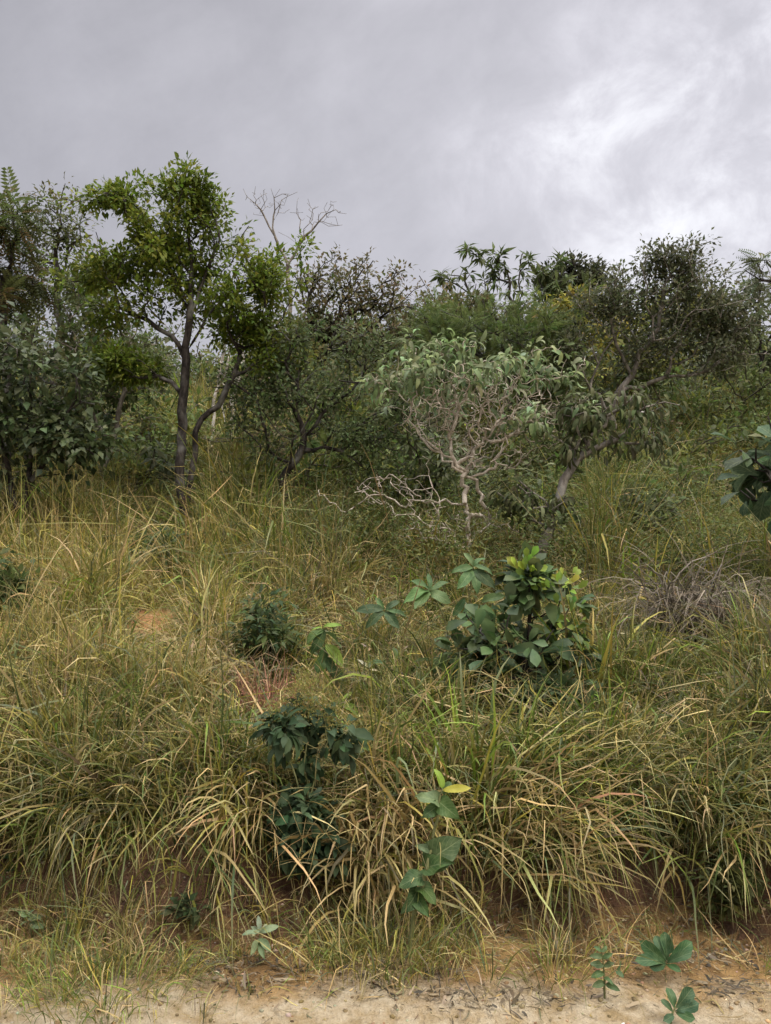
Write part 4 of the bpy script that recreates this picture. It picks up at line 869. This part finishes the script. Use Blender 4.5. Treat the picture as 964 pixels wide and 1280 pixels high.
# the thicket that closes the slope behind: tangled shrubs that read as one mass
S = Soup(); rng = np.random.default_rng(77)
KINDS = [('small', .075, 9, G_DARK), ('small', .07, 11, G_BROWN), ('oval', .07, 9, G_FRESH), ('fine', .10, 11, G_FRESH[:2] + G_YEL[3:]), ('narrow', .10, 9, G_GREY), ('small', .06, 12, G_YEL[1:2] + G_YEL[3:] + G_BROWN[:1]), ('long', .09, 5, G_GREY + G_DARK[:2])]
made = 0
for _ in range(900):
    y = 9.3 + 20 * rng.random() ** 1.25; x = rng.uniform(-1, 1) * (.54 * y + .8)
    z = float(H(x, y)); u, v = pix(np.array([x, y, z]))
    if (195 < u < 345 and rng.random() < .98) or (u > 700 and y < 14 and rng.random() < .55): continue
    if u < 195 and y < 10: continue
    if 540 < u < 650 and y < 10.5: continue
    h = rng.uniform(.5, 1.15) * (1 + .05 * (y - 9)) * (1.25 if u > 330 else 1.); w = h * rng.uniform(.45, .8)
    if (u > 720 and y < 13): h *= .6
    kd, sz, per, cols = KINDS[rng.integers(0, len(KINDS))]
    sk = Skel(); sk.node([x, y, z - .1], -1); sk.node([x, y, z], 0)
    top = np.array([x + rng.normal(0, .2) * h, y, z + h * .6]); sk.line([None, top], 1, .15, .03)
    for q in range(2): sk.line([None, top + [rng.normal(0, .4) * w, rng.normal(0, .3) * w, rng.uniform(-.1, .3) * h]], 1 + (len(sk.p) > 3), .15, .03)
    n = int(26 + 14 * h)
    cs = rng.normal(0, 1, (7, 3)) * [.5 * w, .45 * w, .24 * h] + [x, y, z + h * .62]
    A = cs[rng.integers(0, 7, n)] + rng.normal(0, 1, (n, 3)) * [.25 * w, .25 * w, .15 * h]; A = A[A[:, 2] > z + .1]
    tips = sk.grow(A, .16, .03, .3, 1, .4)
    r, cnt = sk.radii(.004 + .0003 * y, .022 * h); sk.tubes(S, r, np.array([.085, .07, .055]) * rng.uniform(.6, 1.9), 4)
    i = np.repeat(tips, rng.poisson(per * np.exp(rng.normal(-.2, .7, len(tips))) * 1.6)); m = len(i)
    if m == 0: continue
    p = np.array(sk.p); a = rng.normal(0, 1, (m, 3)); a /= np.linalg.norm(a, axis=1, keepdims=True)
    bc = np.array(cols); pc = rng.integers(0, len(bc), len(p))
    scatter_leaves(S, LEAF_KINDS[kd](), p[i] + a * (.16 * (1 + .02 * y)) * rng.random((m, 1)) ** .6, a + [0, 0, -.2], rng.normal(0, .45, (m, 3)) + [0, -.35, 1], sz * (1 + .03 * y) * np.exp(rng.normal(0, .22, m)), bc[pc[i]] * np.exp(rng.normal(0, .24, (m, 1))) * np.exp(rng.normal(0, .07, (m, 3))))
    made += 1
    if made >= 290: break
tag(S.build('thicket', M_LEAF), kind='stuff')
# ------------------------------------------------------------------ single plants whose leaves can be counted
def plant(name, label, base, stems, leaves, cols, Y=None, cat='plant', r=.004, bark=M_STEM, mat=M_BIG, seed=0, face=.75):
    """leaves: (u0, v0, u1, v1, width / length, dY of the tip, shape, colour index); every leaf is a part"""
    global rng
    rng = np.random.default_rng(seed + 500)
    b = ghit(*base) if Y is None else base_at(base[0], Y)
    Y = b[1]; b = np.array([b[0], b[1], float(surf(b[0], b[1]))])
    root = empty(name, b, label, cat)
    sk = Skel(); k0 = sk.node(b - [0, 0, .03], -1); sk.node(b, k0)
    for st in stems:
        pts = [at(p[0], p[1], Y + (p[2] if len(p) > 2 else 0)) for p in st]
        sk.line([None] + pts, 1 if len(sk.p) < 3 else sk.near(pts[0]), .04, .003)
    for l in leaves:                           # short stalks
        q = at(l[0], l[1], Y); k = sk.near(q)
        if np.linalg.norm(sk.p[k] - q) > .004: sk.line([None, q], k, .03, .002)
    rr, _ = sk.radii(r * .35, r); S = Soup(); sk.tubes(S, rr, np.array([.1, .12, .05]), 6); S.build('stem', bark, root, b)
    for i, l in enumerate(leaves):
        p0 = at(l[0], l[1], Y); p1 = at(l[2], l[3], Y + l[5]); D = p1 - p0; L = np.linalg.norm(D)
        up = np.array([rng.normal(0, .45), -face + rng.normal(0, .3), 1 - face + .3])
        Vl, F, U = broad(L * 1.12, L * l[4], l[6], rng.uniform(.1, .5), rng.uniform(.4, 1.1), 9, rng.uniform(.05, .15), seed * 50 + i)
        D = D / L + np.array([0, -.05, .28])
        V = np.einsum('ij,kj->ki', frames(D[None], up[None])[0], Vl) + p0
        c = np.array(cols[l[7]]) * np.exp(rng.normal(0, .12)) * np.exp(rng.normal(0, .06, 3))
        s = Soup(); s.add(V, F, c, U); s.build('leaf', mat, root, b)
    return root
MID = (.064, .135, .034); DK = (.042, .088, .026); PALE = (.12, .18, .085); LIME = (.22, .33, .045); GOLD = (.36, .36, .05); FELT = (.27, .33, .20); DRY = (.42, .34, .20); TEAL = (.048, .105, .036)
plant('heart_leaved_plant', 'tall plant with big heart shaped leaves up its stem, yellow green at the top', (512, 1200), [[(516, 1150), (528, 1110), (540, 1060), (548, 1010), (553, 985)]],
      [(536, 1075, 580, 1060, .85, -.03, 'heart', 0), (532, 1085, 562, 1084, .80, -.06, 'heart', 0), (528, 1095, 503, 1110, .8, -.05, 'heart', 1), (524, 1108, 545, 1128, .85, -.05, 'heart', 0), (522, 1112, 512, 1145, .75, -.06, 'heart', 1), (520, 1120, 532, 1148, .7, -.06, 'heart', 0),
       (549, 1002, 521, 1000, .75, -.03, 'heart', 2), (549, 1002, 567, 1026, .85, -.06, 'heart', 0), (548, 1006, 533, 1026, .75, -.04, 'heart', 1), (552, 992, 568, 980, .6, .02, 'ellip', 1), (553, 986, 549, 962, .55, .0, 'ellip', 3), (553, 988, 586, 992, .33, -.02, 'ellip', 4), (538, 1062, 520, 1062, .6, -.02, 'heart', 2)],
      [MID, TEAL, PALE, LIME, GOLD], seed=1, r=.009)
plant('broad_leaved_sapling', 'sapling with whorls of pale broad leaves just left of the glossy shrub', (562, 860), [[(562, 830), (560, 790), (550, 760), (540, 738)], [(558, 790), (520, 775), (480, 762)], [(561, 800), (585, 760), (592, 712)], [(585, 760), (602, 752)]],
      [(537, 738, 508, 752, .5, -.08, 'ellip', 2), (537, 738, 513, 726, .45, .02, 'ellip', 0), (538, 740, 557, 754, .55, -.10, 'ellip', 2), (538, 738, 560, 728, .42, .02, 'ellip', 0), (537, 739, 522, 762, .5, -.1, 'ellip', 2), (538, 736, 536, 718, .4, .05, 'ellip', 0),
       (480, 762, 447, 766, .42, -.04, 'ellip', 1), (480, 762, 468, 748, .4, .04, 'ellip', 0), (482, 762, 501, 752, .42, 0, 'ellip', 1), (481, 764, 494, 786, .48, -.08, 'ellip', 1), (480, 764, 462, 785, .42, -.08, 'ellip', 1), (482, 763, 505, 772, .4, -.05, 'ellip', 0),
       (592, 710, 568, 716, .42, -.06, 'ellip', 0), (592, 708, 614, 716, .42, -.06, 'ellip', 0), (592, 708, 580, 690, .4, .04, 'ellip', 2), (592, 708, 606, 694, .38, .04, 'ellip', 0), (592, 712, 598, 738, .42, -.1, 'ellip', 0), (591, 712, 578, 738, .42, -.1, 'ellip', 0), (592, 712, 612, 735, .42, -.1, 'ellip', 1),
       (602, 752, 629, 750, .55, -.06, 'ellip', 2), (600, 756, 612, 778, .55, -.08, 'ellip', 0), (598, 756, 580, 776, .5, -.08, 'ellip', 0), (596, 760, 594, 786, .45, -.1, 'ellip', 1), (566, 770, 585, 752, .4, .02, 'ellip', 0)],
      [(.075, .145, .048), (.050, .10, .04), (.12, .20, .065)], seed=2, r=.007)
plant('limp_sapling', 'slim sapling with limp hanging leaves, one lime coloured, above the feathery flowered plant', (408, 895), [[(408, 870), (407, 820), (404, 784)]],
      [(404, 784, 424, 782, .35, -.05, 'ellip', 2), (405, 787, 386, 804, .55, -.05, 'ellip', 0), (405, 788, 396, 816, .5, -.06, 'ellip', 1), (406, 790, 426, 810, .5, -.05, 'ellip', 0), (407, 805, 424, 832, .5, -.06, 'ellip', 2), (407, 808, 402, 842, .5, -.07, 'ellip', 3), (408, 822, 418, 846, .5, -.06, 'ellip', 3), (408, 830, 427, 856, .45, -.05, 'ellip', 1), (403, 785, 390, 788, .35, 0, 'ellip', 2)],
      [MID, TEAL, LIME, DK], seed=3)
plant('young_sapling', 'small fresh sapling with three light leaves beside the feathery flowered plant', (430, 930), [[(429, 910), (428, 880)]],
      [(428, 880, 416, 892, .55, -.04, 'ellip', 0), (428, 878, 438, 866, .5, .0, 'ellip', 1), (428, 880, 446, 894, .55, -.04, 'ellip', 1), (428, 886, 420, 872, .45, .02, 'ellip', 0)], [MID, LIME], seed=4)
plant('twin_leaved_seedling', 'seedling with one bright and one dark leaf hanging over straw on the bank rim', (312, 1085), [[(312, 1060), (313, 1030), (312, 1018)]],
      [(312, 1018, 308, 1046, .36, -.05, 'ellip', 0), (314, 1020, 328, 1050, .6, -.05, 'ellip', 1), (312, 1017, 283, 1022, .3, -.02, 'ellip', 2)], [(.17, .30, .045), DK, PALE], Y=3.68, seed=5)
plant('pale_sprout', 'small pale grey green sprout standing alone on bare soil at the bank foot', (325, 1205), [[(325, 1185), (325, 1163)]],
      [(325, 1164, 323, 1146, .42, .02, 'ellip', 0), (325, 1165, 305, 1169, .36, -.03, 'ellip', 0), (325, 1165, 345, 1163, .36, -.03, 'ellip', 0), (325, 1168, 314, 1160, .4, .03, 'ellip', 0), (325, 1172, 336, 1190, .42, -.05, 'ellip', 1), (325, 1172, 315, 1194, .42, -.05, 'ellip', 1), (325, 1175, 327, 1198, .4, -.06, 'ellip', 1), (325, 1168, 336, 1157, .4, .03, 'ellip', 0)],
      [FELT, (.17, .23, .11)], seed=6, r=.003)
plant('rosette_weed', 'green weed with a spread of rounded leaves on sandy soil, upper of two at right', (832, 1228), [[(832, 1215), (833, 1200)]],
      [(833, 1202, 803, 1190, .45, -.03, 'obov', 0), (833, 1204, 804, 1204, .42, -.06, 'obov', 1), (833, 1200, 818, 1174, .5, .02, 'obov', 0), (833, 1200, 834, 1168, .5, .02, 'obov', 0), (833, 1200, 850, 1172, .48, .02, 'obov', 1), (834, 1202, 868, 1186, .45, -.02, 'obov', 0), (834, 1204, 862, 1196, .42, -.05, 'obov', 0), (833, 1206, 846, 1214, .45, -.06, 'obov', 1), (833, 1206, 820, 1216, .42, -.06, 'obov', 1)],
      [(.055, .125, .050), (.042, .098, .040)], seed=7)
plant('road_edge_weed', 'green weed with big rounded leaves nearest the camera on pale sand', (838, 1278), [[(840, 1268), (845, 1258)]],
      [(843, 1262, 838, 1236, .6, .02, 'obov', 0), (845, 1260, 868, 1242, .62, 0, 'obov', 1), (845, 1264, 873, 1262, .55, -.03, 'obov', 1), (845, 1266, 864, 1278, .55, -.05, 'obov', 0), (842, 1266, 830, 1252, .5, 0, 'obov', 0), (842, 1268, 836, 1280, .5, -.05, 'obov', 1)],
      [(.055, .12, .048), (.050, .115, .055)], seed=8)
plant('leafy_weed', 'upright weed with many small leaves on sandy soil, left of the two rounded leaved weeds', (756, 1248), [[(756, 1225), (754, 1200), (752, 1190)], [(756, 1225), (770, 1212)]],
      [(752, 1190, 744, 1184, .55, 0, 'ellip', 0), (752, 1190, 760, 1185, .55, 0, 'ellip', 0), (753, 1196, 740, 1198, .5, -.02, 'ellip', 1), (753, 1198, 765, 1195, .5, -.02, 'ellip', 0), (754, 1206, 741, 1210, .5, -.03, 'ellip', 0), (754, 1208, 766, 1206, .5, -.03, 'ellip', 1), (755, 1216, 743, 1222, .5, -.03, 'ellip', 1), (770, 1212, 780, 1208, .6, 0, 'ellip', 0), (770, 1213, 778, 1222, .6, -.03, 'ellip', 0), (755, 1222, 766, 1230, .5, -.03, 'ellip', 1), (756, 1228, 744, 1236, .5, -.03, 'ellip', 0), (757, 1230, 772, 1240, .5, -.04, 'ellip', 1)],
      [(.080, .135, .055), (.060, .105, .040)], seed=9)
plant('bank_weed', 'weed with broad dull leaves on the bank rim at the left border', (32, 1120), [[(32, 1100), (28, 1080), (24, 1068)], [(30, 1090), (45, 1078)]],
      [(24, 1070, 2, 1074, .5, -.03, 'ellip', 0), (24, 1068, 14, 1056, .5, .02, 'ellip', 1), (25, 1070, 40, 1060, .5, 0, 'ellip', 0), (27, 1078, 10, 1092, .5, -.05, 'ellip', 1), (45, 1078, 60, 1084, .55, -.03, 'ellip', 0), (45, 1078, 48, 1100, .55, -.06, 'ellip', 1), (30, 1086, 24, 1108, .5, -.06, 'ellip', 0)], [(.055, .105, .045), DK], Y=3.66, seed=10)
plant('trailing_weed', 'small pale leaved weed on shaded soil below the weed on the left rim', (40, 1172), [[(38, 1155), (34, 1146)]],
      [(34, 1146, 22, 1142, .5, 0, 'ellip', 0), (34, 1146, 42, 1138, .5, 0, 'ellip', 0), (35, 1148, 50, 1150, .5, -.02, 'ellip', 1), (36, 1152, 24, 1158, .5, -.02, 'ellip', 1), (37, 1154, 50, 1162, .5, -.03, 'ellip', 0)], [PALE, (.10, .14, .06)], seed=11, r=.003)
plant('withered_plant', 'withered plant with pale curled dead leaves right of the limp sapling', (455, 890), [[(456, 870), (458, 845), (460, 835)]],
      [(460, 835, 448, 826, .35, -.03, 'lance', 0), (460, 835, 470, 826, .35, -.03, 'lance', 0), (460, 838, 472, 838, .3, -.05, 'lance', 0), (459, 842, 442, 846, .4, -.05, 'ellip', 1), (458, 848, 468, 864, .4, -.06, 'ellip', 1), (458, 850, 446, 868, .4, -.06, 'ellip', 1), (459, 840, 452, 858, .4, -.06, 'ellip', 1)], [(.55, .48, .36), (.30, .24, .12)], seed=12, bark=M_BARK_PALE)
bb = ghit(385, 1105)
tree('feathery_flowered_plant', 'tall dark leaved plant topped by a yellowish feathery flower head over the bank rim', 'plant', bb, bb[1],
     [[(385, 1060), (384, 1000), (382, 940), (381, 872)], [(384, 1010), (366, 960), (352, 890)], [(384, 1000), (405, 950), (410, 882)], [(385, 1050), (398, 1020)]],
     [(385, 960, 30, 44), (372, 1010, 26, 34), (350, 930, 26, 26), (410, 940, 26, 30), (395, 1040, 34, 40), (372, 1060, 26, 26), (380, 900, 34, 16), (345, 905, 26, 16)],
     170, dict(kind='long', size=.072, per=6, spread=.045, cols=[(.036, .072, .034), (.028, .056, .028), (.052, .092, .046)], droop=.7, back=1,
              shoots=[(u_, v_, 13, 14, -.02, 190, 'fine', .016, [(.30, .25, .07), (.24, .22, .07), (.18, .18, .05)]) for u_, v_ in ((372, 868), (395, 862), (414, 880), (350, 884), (384, 886), (402, 892), (362, 896), (340, 900), (420, 898), (380, 854))]),
     mat=M_LEAF, bark=M_STEM, r0=.008, rt=.002, seed=160, green='foliage', wood='stem', step=.04, jit=.006)

# ------------------------------------------------------------------ tufts of grass that stand out from the rest
def tuft(label, base, n, L, W, pal, az=None, azs=3., th=.3, ths=.2, bend=1., rad=.06, nseg=7, Y=None, extra=None, seed=0, name='grass_tuft', cat='grass tuft'):
    global rng
    rng = np.random.default_rng(700 + seed)
    b = ghit(*base) if Y is None else base_at(base[0], Y)
    b = np.array([b[0], b[1], float(surf(b[0], b[1]))])
    rr = rad * np.sqrt(rng.random(n)); aa = rng.uniform(0, 6.28, n)
    px, py = b[0] + rr * np.cos(aa) * 1.5, b[1] + rr * np.sin(aa)
    A = aa + rng.normal(0, .4, n) if az is None else rng.normal(az, azs, n)
    C = np.clip(np.atleast_2d(extra)[rng.integers(0, len(np.atleast_2d(extra)), n)] * np.exp(rng.normal(0, .25, (n, 1))), .004, .7) if extra is not None else pick(pal, n)
    S = Soup(); blades(S, np.stack([px, py, surf(px, py) - .006], -1), A, L * np.exp(np.clip(rng.normal(0, .3, n), -.8, .4)), W * np.exp(rng.normal(0, .3, n)), np.abs(rng.normal(th, ths, n)), np.abs(rng.normal(bend, .45, n)), C, nseg, drift=rng.normal(0, .4, n), tip=rng.random(n) * .4)
    return tag(S.build(name, M_GRASS, None, b), label, cat)
DOWN = -math.pi / 2
#            straw tan yel olive green bright deep grey blue
tuft('bright green tuft of broad blades below the glossy shrub, right of the feathery flowered plant', (585, 985), 150, .44, .014, [.3, .1, .8, 1, 2, 2.2, .2, 0, .2], th=.35, bend=1., rad=.16, seed=1)
tuft('fresh green tuft arching right above the overhanging grass, under the shaded shrub', (665, 985), 110, .44, .013, [.3, .1, .6, 1, 2, 1.4, .2, 0, .3], az=DOWN + .7, azs=.8, th=.4, bend=1.2, rad=.14, seed=2)
tuft('yellow green tuft with stiff upright blades right of the glossy shrub', (745, 880), 80, .60, .015, [.3, .1, 1.6, 1, 1, 1.6, .2, 0, .1], th=.22, bend=.7, rad=.12, seed=3)
tuft('tall yellow tuft of crossed blades near the dark leaved shrub at the right border', (906, 745), 46, .60, .016, [.4, .1, 2.5, 1, .5, 1, 0, 0, 0], th=.3, bend=.5, rad=.09, seed=4)
tuft('slender yellow green tuft of few upright blades in front of the grey dead brush', (812, 765), 40, .55, .017, [.2, .1, 2, 1, 1, 1.4, 0, 0, 0], th=.2, bend=.4, rad=.12, seed=5)
tuft('straw coloured tuft hanging over the dark red cut below the two leaved seedling', (325, 1060), 130, .44, .009, [3, 1.6, .4, .4, .1, 0, 0, .3, 0], az=DOWN, azs=.6, th=.75, bend=1.4, rad=.07, Y=3.70, seed=6)
tuft('largest straw tuft, dead and matted, hanging left of the heart leaved plant', (480, 1040), 380, .48, .010, [3, 2.2, .4, .3, .1, 0, 0, .6, 0], az=DOWN, azs=.7, th=.7, bend=1.5, rad=.16, Y=3.72, seed=7)
tuft('straw tuft sweeping down to the right over the cut, right of the heart leaved plant', (640, 1050), 330, .58, .0085, [2.6, 1.6, .6, .7, .3, 0, .1, .3, .1], az=DOWN + .75, azs=.35, th=.7, bend=1.1, rad=.17, Y=3.72, seed=8)
tuft('bright strappy green tuft on the rim among the straw sweeping to the right', (742, 1050), 44, .36, .015, [.1, 0, 1, .8, 1, 2.2, 0, 0, .4], az=DOWN + .2, azs=.9, th=.5, bend=1.1, rad=.06, Y=3.85, seed=9)
tuft('reddish tuft of dry stalks just left of the feathery flower head', (335, 905), 260, .30, .0062, None, th=.25, bend=.35, rad=.10, extra=[(.30, .12, .08), (.36, .17, .11), (.24, .12, .07)], seed=10)
tuft('grey dead tuft drooping under the low shrub, left of the reddish stalks', (296, 862), 210, .38, .0065, [.4, .5, 0, 0, 0, 0, 0, 2.5, 0], az=DOWN, azs=1., th=.5, bend=1.8, rad=.12, seed=11)
tuft('fine green tuft on the verge soil in the bottom left, largest on the roadside', (135, 1245), 420, .17, .0028, [.5, .3, .7, 1.4, 1.4, .7, .3, 0, .2], th=.5, bend=.9, rad=.22, seed=12)
tuft('thin olive tuft on soil around the foot of the heart leaved plant', (470, 1205), 260, .24, .0034, [.9, .6, .6, 1.4, .9, .2, .3, .1, .3], th=.4, bend=.8, rad=.18, seed=13)
tuft('sparse yellowish tuft on orange soil between the heart leaved plant and the leafy weed', (690, 1225), 120, .20, .0032, [1.2, .6, .8, 1, .6, .1, .1, .2, .1], th=.45, bend=.8, rad=.09, seed=14)
tuft('tall yellow tuft of slender upright stalks at left above the bare soil patch', (60, 740), 120, .80, .0075, [1.2, .2, 2.6, .8, .2, .3, 0, 0, 0], th=.12, ths=.1, bend=.45, rad=.22, seed=15)
tuft('yellow tuft of leaning stalks right of the bare soil patch', (265, 820), 110, .60, .0065, [1.6, .3, 2.2, 1, .4, .3, 0, 0, 0], th=.25, bend=.7, rad=.18, seed=16)
tuft('pair of dead dry stalks, longest straws, reaching flat across the lower left rim', (170, 1045), 8, .80, .004, [2, .5, 0, 0, 0, 0, 0, 0, 0], az=.25, azs=.2, th=1.0, ths=.1, bend=.5, rad=.05, Y=3.75, seed=17) if False else None
tuft('tangled heap of grey dead stalks arching over a dark hollow at right', (868, 805), 800, .78, .0075, None, az=DOWN, azs=1.4, th=.35, ths=.3, bend=2.1, rad=.20, nseg=8, seed=18, extra=[(.10, .08, .06), (.22, .18, .135), (.06, .05, .04), (.15, .12, .09)], name='dead_brush', cat='dead brush')
